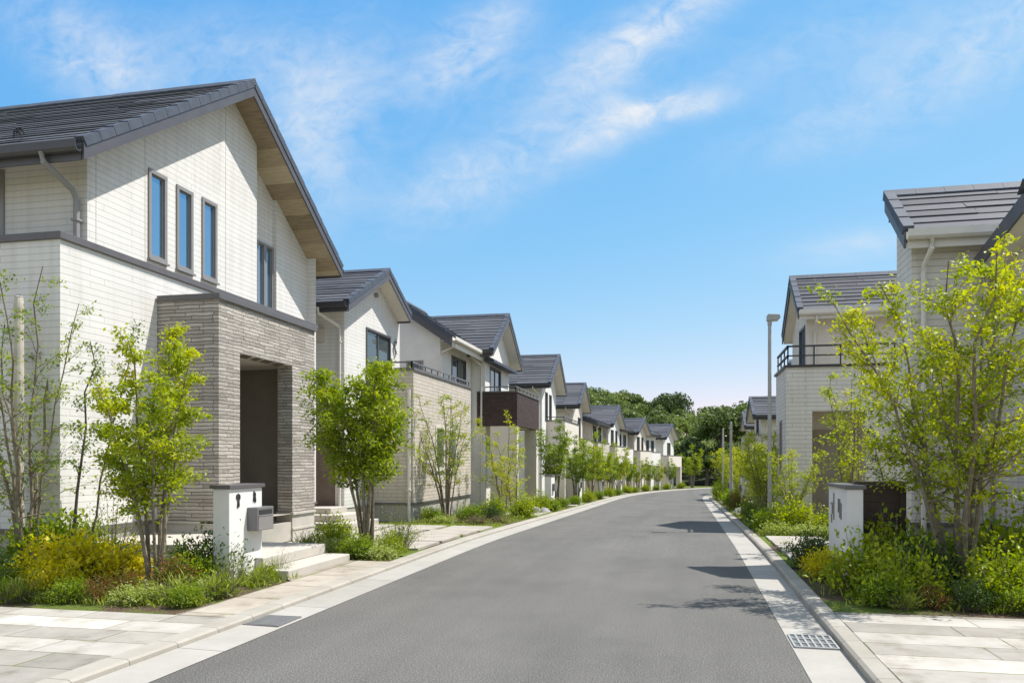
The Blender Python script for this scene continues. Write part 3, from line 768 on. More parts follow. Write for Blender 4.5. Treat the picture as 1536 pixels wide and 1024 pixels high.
# third house: dark brown balcony
h3 = gable_house('white gabled house with a dark brown tiled balcony on the left side', 1, -7.2, 28.3, 32.3, 5.86, 7.55, 'plaster',
    dict(x=-6.0, y0=28.26, y1=32.6, top=4.42, bot=3.15, m='brown_tile', xi=-7.5), [(29.0, 30.75, 3.6, 5.42)], hood=True, eave=.6, yr=30.35)
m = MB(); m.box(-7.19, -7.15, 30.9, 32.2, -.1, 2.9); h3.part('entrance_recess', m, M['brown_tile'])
gable_house('white gabled house with a pale plain balcony, behind the brown balcony house', 1, -6.95, 38.6, 42.9, 5.85, 7.55, 'plaster',
    dict(x=-6.0, y0=39.9, y1=45.2, top=4.15, bot=2.2, m='plaster_warm'), [(39.5, 40.2, 4.2, 5.55), (40.7, 41.4, 4.2, 5.5)], eave=.5, yr=41.0, over=.5)
gable_house('small gabled house with steep grey roof, fifth gable down the left row', 1, -6.7, 47.6, 52.2, 5.6, 7.1, 'plaster_warm',
    dict(x=-5.95, y0=47.4, y1=52.4, top=3.6, bot=2.3, m='plaster_grey', rail=0), [(50.0, 51.2, 3.7, 5.0)], eave=.45, over=.5)

def eave_house(lab, xw, y0, y1, ze, zr, wallm, bal, wins, depth=7, dorm=False, rise=2.6, group='houses along the street'):
    g0 = gz((y0 + y1) / 2)
    h = Thing('house', (xw, (y0 + y1) / 2, g0), lab, 'house', group)
    m = MB(); holes = [(a, b, g0 + c, g0 + d) for a, b, c, d in wins]
    panel(m, 'X', xw, 1, y0, y1, g0 - .2, g0 + ze - .05, holes)
    zr_ = g0 + zr
    for y, s in ((y0, -1), (y1, 1)):
        panel(m, 'Y', y, s, xw - depth, xw, g0 - .2, [(xw - depth, g0 + ze), (xw - depth / 2, zr_ - .2), (xw, g0 + ze - .05)])
    h.part('wall', m, M[wallm])
    for q in holes: window(h, 'X', xw, 1, *q, mull=1 if q[1] - q[0] > 1 else 0, frame='frame_dark', glass='glass_dark')
    roof(h, 'Y', y0 - .3, y1 + .3, (xw + .45, g0 + ze), (xw - depth / 2, zr_), (xw - depth - .4, g0 + ze), course=.3, gutter='gutter_dark', eave1=False, ends=(True, True))
    pipe(h, [(xw + .5, y0 + .1, g0 + ze - .14), (xw + .48, y0 + .1, g0 + ze - .3), (xw + .06, y0 + .1, g0 + ze - .5), (xw + .06, y0 + .1, g0)], .035, 'gutter_pale')
    if bal: balcony(h, 1, xw, g0, **bal)
    return h
far = [
 (53.4, 58.2, 'plaster_warm', 'plaster_grey', 'low eaved house with grey balcony, directly past the fifth left gable'),
 (58.8, 63.6, 'plaster', 'plaster_warm', 'gabled house with cream balcony and twin windows, seventh down the left row'),
 (64.2, 69.0, 'plaster', 'plaster', 'eaved white house with a white balcony, eighth down the left row'),
 (69.6, 74.6, 'plaster_warm', 'plaster_warm', 'gabled cream house with a cream balcony, ninth down the left row'),
 (75.2, 80.2, 'plaster', 'plaster', 'eaved white house right before the last far gable')]
for i, (a, b, wm, bm, lab) in enumerate(far):
    c = cx((a + b) / 2); xw = -6.45 + c + (0, .3, -.1, .35, 0)[i]
    w = b - a
    if i in (1, 3):
        hh_ = gable_house(lab, 1, xw, a, b, 5.15, 6.75 - .1 * i, wm, dict(x=xw + .55, y0=a - .1, y1=b - .1, top=3.6, bot=2.3, m=bm, rail=0, post=.4), [(a + 1.0, a + 2.1, 3.6, 4.8), (a + 2.9, a + 3.7, 3.6, 4.8)], eave=.35, depth=7)
        hh_.root.rotation_euler.z = -math.atan(.0056 * ((a + b) / 2 - 45))
        continue
    hh_ = eave_house(lab, xw, a, b, 4.95 + .1 * i, 6.5 + .1 * i, wm, dict(x=xw + .5, y0=a - .15, y1=b - .05, top=3.65, bot=2.35, m=bm, rail=0, post=.4), [(a + .7, a + 2.0, 3.55, 4.75), (a + w * .6, a + w * .6 + 1.1, 3.6, 4.75)])
    hh_.root.rotation_euler.z = -math.atan(.0056 * ((a + b) / 2 - 45))
xl = -1.85
hl = gable_house('last white gabled house at the far end of the left row', 1, xl, 82.5, 87.3, 5.3, 6.75, 'plaster',
    dict(x=xl + .8, y0=81.5, y1=87.6, top=3.5, bot=2.3, m='plaster_warm', rail=0), [(84.2, 85.7, 3.6, 4.8)], eave=.5, depth=8)
hl.root.rotation_euler.z = -.2

# ================================================================ HOUSES, right row
def right_near_house():
    h = Thing('house', (4.0, 13.5, 0), 'pale tiled house at the right edge behind the big leafy tree', 'house', 'houses along the street')
    T = M['right_tile']
    m = MB()
    panel(m, 'X', 3.3, -1, 13.0, 13.86, .66, [(13.0, 5.02), (13.86, 5.66)])
    panel(m, 'Y', 13.0, -1, 3.3, 4.41, .66, 5.02); panel(m, 'Y', 13.0, -1, 4.41, 13, 4.4, 5.02)
    panel(m, 'Y', 13.86, 1, 3.3, 13, 0, 5.66)
    panel(m, 'X', 4.41, -1, 11.3, 13.0, .66, 4.5)
    panel(m, 'Y', 11.3, -1, 4.41, 13, .66, 4.55)
    h.part('wall', m, T)
    m = MB(); m.box(3.325, 13, 13.02, 13.84, -.1, .64); m.box(4.43, 13, 11.32, 13.0, -.1, .64); h.part('plinth', m, M['plinth'])
    m = MB(); m.box(3.27, 4.40, 12.97, 13.0, .62, .67); m.box(4.38, 4.41, 11.27, 12.97, .62, .67); h.part('plinth_ledge', m, M['coping'])
    roof(h, 'X', 3.16, 13, (12.74, 4.98), (13.92, 5.88), (13.95, 5.6), course=.24, gutter='gutter_pale', shed=True, fas=.26)
    m = MB(); m.box(3.2, 13, 13.93, 13.96, 5.45, 5.86); h.part('fascia', m, M['fascia'])
    pipe(h, [(4.3, 12.92, 4.7), (4.3, 12.92, .5)], .045, 'gutter_pale', (1.5, 3.2))
    pipe(h, [(3.5, 12.68, 4.85), (3.5, 12.7, 4.7), (3.45, 12.9, 4.5), (3.45, 12.93, 4.4), (3.45, 12.93, .1)], .04, 'gutter_pale', (1.5, 3.2))
    roof(h, 'X', 4.05, 13, (12.62, 4.5), (10.9, 4.88), (10.85, 4.7), course=.3, gutter='gutter_dark', ends=(True, False), eave1=False, verge=False, shed=True)
    return h
right_near_house()

def right_second_house():
    g0 = gz(22)
    h = Thing('house', (3.1, 23, g0), 'pale tiled house with a black balcony rail, beyond the street lamp on the right', 'house', 'houses along the street')
    T = M['right_tile']; T0 = 3.9
    m = MB()
    e0, r, e1 = (21.85, 5.5), (23.5, 6.68), (25.4, 5.35)
    zt = lambda y: (r[1] + (e0[1] - r[1]) * (r[0] - y) / (r[0] - e0[0]) if y < r[0] else r[1] + (e1[1] - r[1]) * (y - r[0]) / (e1[0] - r[0])) - .205
    wn = (22.55, 23.6, 3.5, 5.2)
    panel(m, 'X', 3.1, -1, 22.3, 25.2, g0, [(22.3, zt(22.3)), (23.5, zt(23.5)), (25.2, zt(25.2))], [wn])
    panel(m, 'Y', 22.3, -1, 3.1, 12, g0, zt(22.3)); panel(m, 'Y', 25.2, 1, 3.1, 12, g0, zt(25.2))
    h.part('wall', m, M['plaster_warm'])
    window(h, 'X', 3.1, -1, *wn, mull=1, frame='frame_dark')
    roof(h, 'X', 2.85, 12, e0, r, e1, course=.23, gutter='gutter_pale')
    pipe(h, [(3.28, 21.8, 5.34), (3.28, 21.82, 5.2), (3.3, 22.2, 5.0), (3.3, 22.24, 4.9), (3.3, 22.24, 3.9)], .035, 'gutter_pale')
    # porch and balcony block
    m = MB()
    op = [(2.95, 4.15, g0 + .3, 2.78)]
    panel(m, 'Y', 20.3, -1, 2.35, 8.5, g0, T0 - .06, op, .25)
    panel(m, 'X', 2.35, -1, 20.3, 22.5, g0, T0 - .06, [(21.1, 21.5, 1.3, 2.6)]); panel(m, 'Y', 22.5, 1, 2.35, 3.1, g0, T0 - .06)
    m.box(2.37, 8.5, 20.4, 22.3, 3.0, 3.1)
    b = h.part('porch_block', m, T)
    window(h, 'X', 2.35, -1, 21.1, 21.5, 1.3, 2.6, glass='glass_dark')
    m = MB(); m.box(2.3, 8.5, 20.26, 20.45, T0 - .06, T0); m.box(2.3, 2.5, 20.45, 22.55, T0 - .06, T0); h.part('coping', m, M['rail_black'], b)
    rl = railing(h, [(8.4, 20.36), (2.4, 20.36), (2.4, 22.5)], T0, .46, 'rail_black', .62, .028, mid=1); rl.parent = b
    m = MB(); m.face([(2.95, 21.3, g0), (5.0, 21.3, g0), (5.0, 21.3, 3), (2.95, 21.3, 3)]); m.face([(2.94, 20.55, g0), (2.94, 21.3, g0), (2.94, 21.3, 3), (2.94, 20.55, 3)]); m.face([(4.16, 20.55, g0), (4.16, 21.3, g0), (4.16, 21.3, 3), (4.16, 20.55, 3)])
    h.part('porch_wall', m, M['plaster_warm'], b)
    m = MB(); m.box(3.1, 3.95, 21.24, 21.29, g0 + .3, g0 + 2.5); dr = h.part('door', m, M['door_taupe'], b)
    m = MB(); m.tube([(3.82, 21.2, g0 + 1.0), (3.82, 21.2, g0 + 1.7)], .016, 6); h.part('handle', m, M['frame_grey'], dr)
    return h
right_second_house()
gable_house('far gabled house on the right, half hidden behind the street lamp pole', -1, 3.85, 44.2, 48.4, 4.6, 5.7, 'plaster_warm',
    dict(x=3.1, y0=44.0, y1=48.2, top=3.6, bot=2.4, m='plaster_grey', rail=0), [(45.5, 46.8, 3.7, 4.8)], eave=.4, depth=8, yr=46.3)
gable_house('farthest small gabled house on the right, above the hedge of young trees', -1, 4.4, 58.5, 62.5, 4.9, 6.0, 'plaster_warm',
    dict(x=3.8, y0=58.5, y1=62.4, top=3.5, bot=2.3, m='brown_tile', rail=0), [(59.8, 61.0, 3.6, 4.6)], eave=.4, depth=8)
gable_house('right side house set back between the black rail balcony and the far gables', -1, 4.3, 30.0, 34.0, 4.6, 5.7, 'right_tile',
    dict(x=3.7, y0=30.0, y1=34.0, top=3.2, bot=2.2, m='right_tile', rail=0), [(31.2, 32.5, 3.3, 4.3)], eave=.4, depth=8)

# ================================================================ STREET FURNITURE
p = Thing('gate_pillar', (-5.7, 9.4, .05), 'white rendered gate pillar with a grey mailbox by the concrete steps', 'gate pillar')
m = MB(); m.box(-5.83, -5.6, 9.01, 9.8, .0, 1.24); p.part('body', m, M['white_render'], bevel=.008)
m = MB(); m.box(-5.86, -5.57, 8.98, 9.83, 1.241, 1.29); p.part('cap', m, M['coping'], bevel=.004)
m = MB(); m.box(-5.6, -5.45, 9.42, 9.84, .68, .985); mbx = p.part('mailbox', m, M['box_grey'], bevel=.008)
m = MB(); m.box(-5.452, -5.444, 9.45, 9.81, .69, .86); m.box(-5.452, -5.44, 9.45, 9.81, .868, .878); p.part('flap', m, M['frame_grey'], mbx)
m = MB(); m.box(-5.451, -5.447, 9.46, 9.8, .89, .95); p.part('slot', m, M['black_metal'], mbx)
m = MB()                                            # the dark sprig shaped emblem
c0 = (9.21, 1.08)
for dy, dz, w, hh in [(0, 0, .022, .06), (-.03, .055, .02, .035), (.025, .05, .02, .04), (0, .07, .016, .03), (-.015, -.06, .014, .03), (.012, -.045, .012, .04)]:
    m.extr([(-5.6, c0[0] + dy + w * math.cos(k * 1.047), c0[1] + dz + hh * math.sin(k * 1.047)) for k in range(6)], (.012, 0, 0))
p.part('emblem', m, M['black_metal'])
m = MB(); c0 = (9.60, 1.11)
for dy, dz, w, hh in [(0, 0, .03, .05), (-.012, .055, .018, .03), (.02, -.04, .016, .035), (-.02, -.03, .014, .03), (.015, .04, .014, .03)]:
    m.extr([(-5.6, c0[0] + dy + w * math.cos(k * 1.047), c0[1] + dz + hh * math.sin(k * 1.047)) for k in range(6)], (.012, 0, 0))
p.part('emblem', m, M['black_metal'])

p = Thing('gate_pillar', (2.0, 11, .07), 'pale rendered gate pillar with dark lettering beside the dark slatted screen', 'gate pillar')
m = MB(); m.box(1.9, 2.08, 10.3, 11.6, .0, 1.25); p.part('body', m, M['white_render'], bevel=.008)
m = MB(); m.box(1.87, 2.11, 10.27, 11.63, 1.251, 1.295); p.part('cap', m, M['coping'], bevel=.004)
def glyph(bars, yc, zc, s=1.0):
    m = MB()
    for y0, y1, z0, z1 in bars: m.box(1.89, 1.902, yc - y0 * s, yc - y1 * s, zc + z0 * s, zc + z1 * s)
    return p.part('lettering', m, M['box_grey'])
glyph([(-.2, .02, .10, .14), (-.1, -.04, -.05, .10), (.04, .1, -.14, .30), (-.16, -.1, -.2, -.06)], 11.25, .93, .8)
glyph([(-.14, -.09, -.02, .2), (-.09, .09, .06, .1), (.09, .14, -.12, .14), (-.02, .03, -.1, .2)], 10.78, .95, .8)
p = Thing('slatted_screen', (2.5, 11.2, .07), 'dark brown slatted timber screen next to the pale lettered pillar', 'screen')
m = MB()
for k in range(11): m.box(2.15, 2.62, 10.86, 11.06, .1 + k * .108, .1 + k * .108 + .1055)
p.part('slat', m, M['door_dark'])
m = MB(); m.box(2.62, 2.69, 10.83, 10.92, .0, 1.29); m.box(2.09, 2.149, 10.83, 10.92, .0, 1.29); p.part('post', m, M['door_dark'])
m = MB(); m.box(2.085, 2.70, 10.82, 10.93, 1.291, 1.33); p.part('rail', m, M['door_dark'])

p = Thing('timber_post', (-8.75, 9.1, .05), 'tall pale round post beside the leftmost young trees', 'post')
m = MB(); m.tube([(-8.73, 9.02, 0), (-8.73, 9.02, 3.7), (-8.73, 9.02, 3.78)], [.068, .06, .05], 12); p.part('shaft', m, M['timber'], smooth=False)
m = MB(); m.tube([(-8.73, 9.02, 3.781), (-8.73, 9.02, 3.82)], [.055, .02], 12); p.part('cap', m, M['pole_grey'])

def street_lamp():
    g0 = gz(20.3)
    p = Thing('street_lamp', (1.97, 20.3, g0), 'grey street lamp post with a boxy lamp head on the right side', 'street lamp')
    m = MB(); m.tube([(1.97, 20.3, g0), (1.97, 20.3, 2.5), (1.97, 20.3, 4.95)], [.05, .046, .04], 14); p.part('pole', m, M['lamp_grey'])
    m = MB(); m.box(1.86, 2.08, 20.19, 20.41, g0, g0 + .08); p.part('base', m, M['pole_grey'])
    m = MB(); m.tube([(1.97, 20.3, 4.88), (1.97, 20.3, 5.02)], [.052, .052], 14); p.part('collar', m, M['lamp_grey'])
    m = MB(); m.extr([(1.90, 20.22, 4.98), (2.16, 20.22, 5.0), (2.22, 20.22, 5.05), (2.20, 20.22, 5.13), (1.93, 20.22, 5.15), (1.90, 20.22, 5.1)], (0, .17, 0)); hd = p.part('lamp_head', m, M['lamp_grey'], bevel=.012)
    m = MB(); m.extr([(2.0, 20.24, 4.985), (2.16, 20.24, 4.995), (2.16, 20.24, 4.98), (2.0, 20.24, 4.97)], (0, .13, 0)); p.part('lens', m, M['plaster'], hd)
street_lamp()
for x, y, z, lab in ((1.75, 33.5, 3.1, 'thin grey post among young trees, nearest of the three far posts'), (1.85, 43, 3.2, 'thin grey post among young trees, middle of the three far posts'), (2.3, 54, 2.9, 'short thin grey post, farthest of the three far posts')):
    p = Thing('utility_post', (x, y, gz(y)), lab, 'post', 'far posts on the right')
    m = MB(); m.tube([(x, y, gz(y)), (x, y, z)], [.06, .045], 8); p.part('shaft', m, M['pole_grey'])
    m = MB(); m.tube([(x, y, z), (x, y, z + .06)], [.055, .03], 8); p.part('cap', m, M['lamp_grey'])
for i, (x, y, hh, lab) in enumerate([(-4.95, 29.2, 1.3, 'small pale gate pillar past the brown balcony house'), (-5.0, 37.5, 1.25, 'pale gate pillar under the fourth left house balcony'), (-4.9, 46.5, 1.3, 'pale gate pillar before the fifth left gable house'), (-4.6, 56.5, 1.3, 'white gate pillar by the low grey balcony house'), (-4.2, 66, 1.3, 'white gate pillar by the white eaved house'), (-2.9, 77, 1.3, 'white gate pillar near the last left gable'),
        (2.1, 31, 1.3, 'pale gate pillar just past the lamp on the right'), (2.0, 37.5, 1.3, 'pale gate pillar behind the nearest far post on the right'), (2.3, 48, 1.2, 'farthest white gate pillar on the right side')]):
    p = Thing('gate_pillar', (x, y, gz(y)), lab, 'gate pillar', 'gate pillars along the street')
    g0 = gz(y); m = MB(); m.box(x - .11, x + .11, y - .4, y + .4, g0, g0 + hh); p.part('body', m, M['white_render'])
    m = MB(); m.box(x - .14, x + .14, y - .43, y + .43, g0 + hh + .001, g0 + hh + .05); p.part('cap', m, M['coping'])
    s = 1 if x < 0 else -1
    m = MB(); m.box(x + s * .11, x + s * .2, y - .2, y + .15, g0 + .75, g0 + 1.02); p.part('mailbox', m, M['box_grey'])

# ================================================================ VEGETATION
def unit(v): return v / np.maximum(np.linalg.norm(v, axis=-1, keepdims=True), 1e-9)
def leaf_mesh(name, c, d, size, tone, m, width=.5, flat=.75, rng=RNG):
    """one small folded four-sided leaf per centre c, pointing along d"""
    n = len(c); d = unit(d)
    up = np.tile(np.array([0, 0, 1.0]), (n, 1)) + rng.normal(0, flat, (n, 3))
    s = unit(np.cross(d, up)); nn = np.cross(s, d)
    L = size[:, None] * .5; Wd = size[:, None] * width * .5
    v = np.empty((n, 4, 3))
    v[:, 0] = c - d * L; v[:, 2] = c + d * L - nn * L * .15
    v[:, 1] = c + s * Wd + nn * Wd * .25 - d * L * .1; v[:, 3] = c - s * Wd + nn * Wd * .25 - d * L * .1
    me = D.meshes.new(name)
    me.vertices.add(4 * n); me.vertices.foreach_set('co', v.reshape(-1))
    me.loops.add(4 * n); me.loops.foreach_set('vertex_index', np.arange(4 * n, dtype=np.int32))
    me.polygons.add(n); me.polygons.foreach_set('loop_start', np.arange(0, 4 * n, 4, dtype=np.int32))
    a = me.attributes.new('tone', 'FLOAT', 'FACE'); a.data.foreach_set('value', np.clip(tone, 0, 1).astype(np.float32))
    me.materials.append(M[m]); me.update(calc_edges=True); me.validate()
    return me
def mobj(name, me, parent=None):
    o = D.objects.new(name, me); COL.objects.link(o)
    if parent is not None: o.parent = parent
    return o

def young_tree(name, loc, label, H=4, spread=1.0, stems=6, leaf=.06, crown0=.3, dens=1.0, seed=1, m='leaf_fresh', bark='bark', r0=.03, dome=False, lean=(0, 0), group='young trees in the front gardens', nb=15, tone0=.5, base=.12, spray=.09, width=.5):
    rng = np.random.default_rng(seed)
    wood = MB(); C_, D_, T_ = [], [], []
    for k in range(stems):
        a = 2 * math.pi * (k + rng.uniform(-.3, .3)) / stems
        out = np.array([math.cos(a), math.sin(a), 0])
        hs = H * (rng.uniform(.72, 1.0) if k else 1.0); sp = spread * (rng.uniform(.35, .8) if k else .12)
        b = out * base * rng.uniform(.3, 1)
        P = []
        wob = rng.normal(0, .03, (9, 3))
        for i in range(9):
            t = i / 8
            q = b + out * sp * (.25 * t + .75 * t ** 1.7) + np.array([lean[0] * t, lean[1] * t, hs * t * .93]) + wob[i] * t * min(2.0, H / 2.5)
            P.append(q)
        rs = r0 * rng.uniform(.7, 1.1)
        wood.tube(P, [rs * (1 - .86 * i / 8) + .002 for i in range(9)], 6, caps=False)
        for j in range(nb):
            t = crown0 + (.99 - crown0) * ((j + rng.uniform(0, 1)) / nb)
            f = t * 8; i0 = min(int(f), 7); q = P[i0] + (P[i0 + 1] - P[i0]) * (f - i0)
            ba = rng.uniform(0, 2 * math.pi)
            bd = np.array([math.cos(ba), math.sin(ba), 0]) * .8 + out * .35
            prof = math.sin(math.pi * min(1, (t - crown0) / (1 - crown0) * .72 + .22)) if dome else (1.05 - .75 * (t - crown0) / (1 - crown0))
            bl = spread * (.62 if dome else .5) * prof * rng.uniform(.55, 1.15)
            el = rng.uniform(.25, .95)
            bd = unit(bd) * math.cos(el) + np.array([0, 0, math.sin(el)])
            pts = [q]; dcur = bd.copy()
            for s_ in range(4):
                dcur = unit(dcur + rng.normal(0, .16, 3) + np.array([0, 0, -.05])); pts.append(pts[-1] + dcur * bl / 4)
            rb = max(.003, rs * (1 - t) * .5 + .0025)
            wood.tube(pts, [rb, rb * .85, rb * .65, rb * .45, .0018], 4, caps=False)
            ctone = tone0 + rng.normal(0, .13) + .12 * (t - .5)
            for s_ in range(1, 5):
                for tw in range(2):
                    td = unit(dcur + rng.normal(0, .7, 3)); tl = bl * .3 * rng.uniform(.5, 1.1) + .05
                    e = pts[s_] + td * tl
                    wood.tube([pts[s_], e], [.0025, .0012], 3, caps=False)
                    n = max(2, int(rng.poisson(7 * dens)))
                    u = rng.uniform(.15, 1.08, n)[:, None]
                    cc = pts[s_] + td * tl * u + rng.normal(0, spray * .55, (n, 3)) * np.array([1, 1, .6])
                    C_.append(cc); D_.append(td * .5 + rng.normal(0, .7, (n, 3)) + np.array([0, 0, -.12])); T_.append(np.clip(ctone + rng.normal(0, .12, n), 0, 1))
    c = np.concatenate(C_); d = np.concatenate(D_); tn = np.concatenate(T_)
    root = empty(name, loc, label, 'tree', group)
    t = wood.build('trunk', M[bark], root)
    me = leaf_mesh('crown', c, d, leaf * rng.uniform(.65, 1.25, len(c)), tn, m, width, rng=rng)
    mobj('crown', me, root)
    return root

def copy_thing(src, loc, label, scale=1.0, rot=0.0, group=None, sz=None):
    r = src.copy(); COL.objects.link(r); r.location = loc; r.rotation_euler = (0, 0, rot)
    r.scale = (scale, scale, scale if sz is None else sz); r['label'] = label
    if group: r['group'] = group
    for ch in src.children:
        c = ch.copy(); COL.objects.link(c); c.parent = r
    return r

Lz, Rz = .045, .07
def on(x, y, right=False): return (x, y, gz(y) + (Rz if right else Lz))
# left gardens
young_tree('garden_tree', on(-8.35, 8.75), 'sparse leggy young tree at the left edge beside the pale post', 4.35, 1.25, 7, .05, .22, .75, 3, 'leaf_green', 'bark', .026, tone0=.55, nb=13)
young_tree('garden_tree', on(-7.75, 8.85), 'thin two stemmed sapling leaning right against the white tile wall', 3.6, .55, 2, .045, .4, .75, 5, 'leaf_green', 'bark_dark', .022, lean=(.7, .1), tone0=.5, nb=14)
young_tree('garden_tree', on(-6.25, 8.45), 'multi stemmed bright green maple in front of the stone porch block', 3.5, .85, 7, .058, .36, 1.8, 8, 'leaf_fresh', 'bark', .028, tone0=.6, nb=17)
young_tree('garden_tree', on(-5.2, 12.4), 'dense round headed green tree on bare clustered stems past the steps', 3.4, 1.0, 9,   .07, .4, 2.2, 13, 'leaf_fresh', 'bark', .03, dome=True, tone0=.46, nb=17, spray=.12)
young_tree('garden_tree', on(-6.5, 21.2), 'slender vase shaped tree before the twin ground floor windows', 3.75, 1.15, 9, .06, .3, .62, 17, 'leaf_fresh', 'bark', .03, tone0=.5, nb=13)
young_tree('garden_tree', on(-5.9, 25.6), 'light yellow green sapling below the dark brown balcony', 3.6, 1.25, 5, .065, .2, .85, 19, 'leaf_fresh', 'bark', .025, tone0=.72, nb=13)
young_tree('garden_tree', on(-5.3, 24.4), 'low wispy yellow green sapling in front of the brown balcony post', 2.3, .75, 4, .06, .2, .6, 23, 'leaf_fresh', 'bark', .02, tone0=.75, nb=10)
tA = young_tree('garden_tree', on(-4.95, 30.6), 'dark stemmed bushy tree just past the brown balcony house', 3.6, 1.0, 6, .085, .4, 1.1, 29, 'leaf_green', 'bark_dark', .035, tone0=.5, nb=13, spray=.14)
tB = young_tree('garden_tree', on(-4.8, 41.2), 'bright green tree in front of the pale plain balcony', 3.7, 1.1, 5, .1, .36, 1.0, 31, 'leaf_fresh', 'bark', .035, tone0=.5, nb=12, spray=.16)
rows = [(-4.9, 36.0, .9, 'A', 'small tree between the two pale pillars under the pale balcony'), (-4.85, 46.2, .95, 'B', 'tree before the fifth left gable, wider than its neighbours'), (-4.7, 50.5, .8, 'A', 'short tree under the grey balcony of the fifth gable house'), (-4.6, 54.8, 1.0, 'B', 'young tree at the corner of the low eaved house'), (-4.3, 60.5, .85, 'A', 'young tree under the cream balcony with twin windows'), (-3.9, 65.0, .8, 'B', 'young tree under the white balcony of the eighth house'), (-3.3, 70.5, .85, 'A', 'young tree under the ninth left house balcony'), (-2.6, 75.8, .8, 'B', 'young tree before the white eaved house near the bend'), (-1.6, 81.5, .9, 'A', 'young tree by the last gable house porch'), (.6, 90.5, 1.35, 'B', 'broad bright tree at the bend past the last left house')]
for x, y, s, k, lab in rows:
    copy_thing(tA if k == 'A' else tB, on(x, y), lab, s, x * 3 + y, 'young trees in the front gardens')
# right gardens
young_tree('garden_tree', on(3.08, 10.15, True), 'large leafy multi stemmed tree in the right foreground bed', 4.15, 1.7, 9, .062, .28, 1.7, 37, 'leaf_fresh', 'bark', .036, tone0=.66, nb=19, base=.16, spray=.1)
young_tree('garden_tree', on(2.75, 14.6, True), 'airy yellow green sapling behind the pale lettered pillar', 3.6, .85, 5, .055, .3, .7, 41, 'leaf_fresh', 'bark', .022, tone0=.72, nb=13)
young_tree('garden_tree', on(3.6, 15.2, True), 'dark leaved thin sapling behind the dark slatted screen', 2.7, .65, 4, .05, .25, .8, 43, 'leaf_dark', 'bark_dark', .022, tone0=.6, nb=12)
tC = young_tree('garden_tree', on(2.0, 22.6, True), 'bright young tree right behind the street lamp foot', 2.7, 1.05, 6, .07, .2, .7, 47, 'leaf_fresh', 'bark', .025, tone0=.66, nb=14, spray=.13)
for x, y, s, r, lab in [(2.3, 18.8, .75, 1, 'low yellow green tree in front of the pale porch corner'), (2.3, 26.5, .95, 2, 'tallest yellow green tree beyond the street lamp'), (2.6, 30.5, .95, 3, 'yellow green tree between the lamp and the nearest far post'), (2.2, 35.5, .9, 4, 'yellow green tree at the foot of the nearest far post'), (2.4, 41, 1.1, 5, 'yellow green tree at the foot of the middle far post'), (2.3, 47.5, 1.15, 6, 'yellow green tree past the middle far post'), (2.9, 55, 1.2, 7, 'yellow green tree by the short far post'), (3.2, 62, 1.25, 8, 'last yellow green tree on the right before the bend'), (4.4, 70, 1.3, 9, 'round yellow tree on the inner side of the bend')]:
    copy_thing(tC, on(x, y, True), lab, s, r * 1.7, 'young trees in the front gardens')

def shrub_mesh(kind, R=.45, Hh=.5, sprigs=46, leaf=.045, per=22, m='leaf_green', seed=1, tone0=.5, stiff=.5, width=.5, wild=.25):
    rng = np.random.default_rng(seed); C_, D_, T_ = [], [], []; wood = MB()
    for k in range(sprigs):
        a = rng.uniform(0, 2 * math.pi); q = rng.uniform(0, 1) ** .5
        tip = np.array([math.cos(a) * R * q, math.sin(a) * R * q, Hh * (math.sqrt(max(0, 1 - (q * .92) ** 2)) * rng.uniform(.65, 1.12) + .06)]) + rng.normal(0, wild * .12, 3)
        tip[2] = max(tip[2], .05)
        b = np.array([math.cos(a) * R * q * .35, math.sin(a) * R * q * .35, 0])
        mid = b * .4 + tip * .6 + np.array([0, 0, .08 * Hh])
        wood.tube([b, mid, tip], [.006, .004, .0015], 3, caps=False)
        u = rng.uniform(.25, 1.03, per)[:, None]
        cc = np.where(u < .6, b + (mid - b) * (u / .6), mid + (tip - mid) * ((u - .6) / .4)) + rng.normal(0, .045 + R * .05, (per, 3))
        cc[:, 2] = np.maximum(cc[:, 2], .012)
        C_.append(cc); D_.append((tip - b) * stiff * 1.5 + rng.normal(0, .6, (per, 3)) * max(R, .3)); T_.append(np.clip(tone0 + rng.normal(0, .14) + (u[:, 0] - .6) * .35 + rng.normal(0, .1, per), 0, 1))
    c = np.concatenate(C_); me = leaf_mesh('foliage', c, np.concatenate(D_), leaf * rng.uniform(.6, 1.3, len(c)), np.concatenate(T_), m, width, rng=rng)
    return me, wood
PROTO = {}
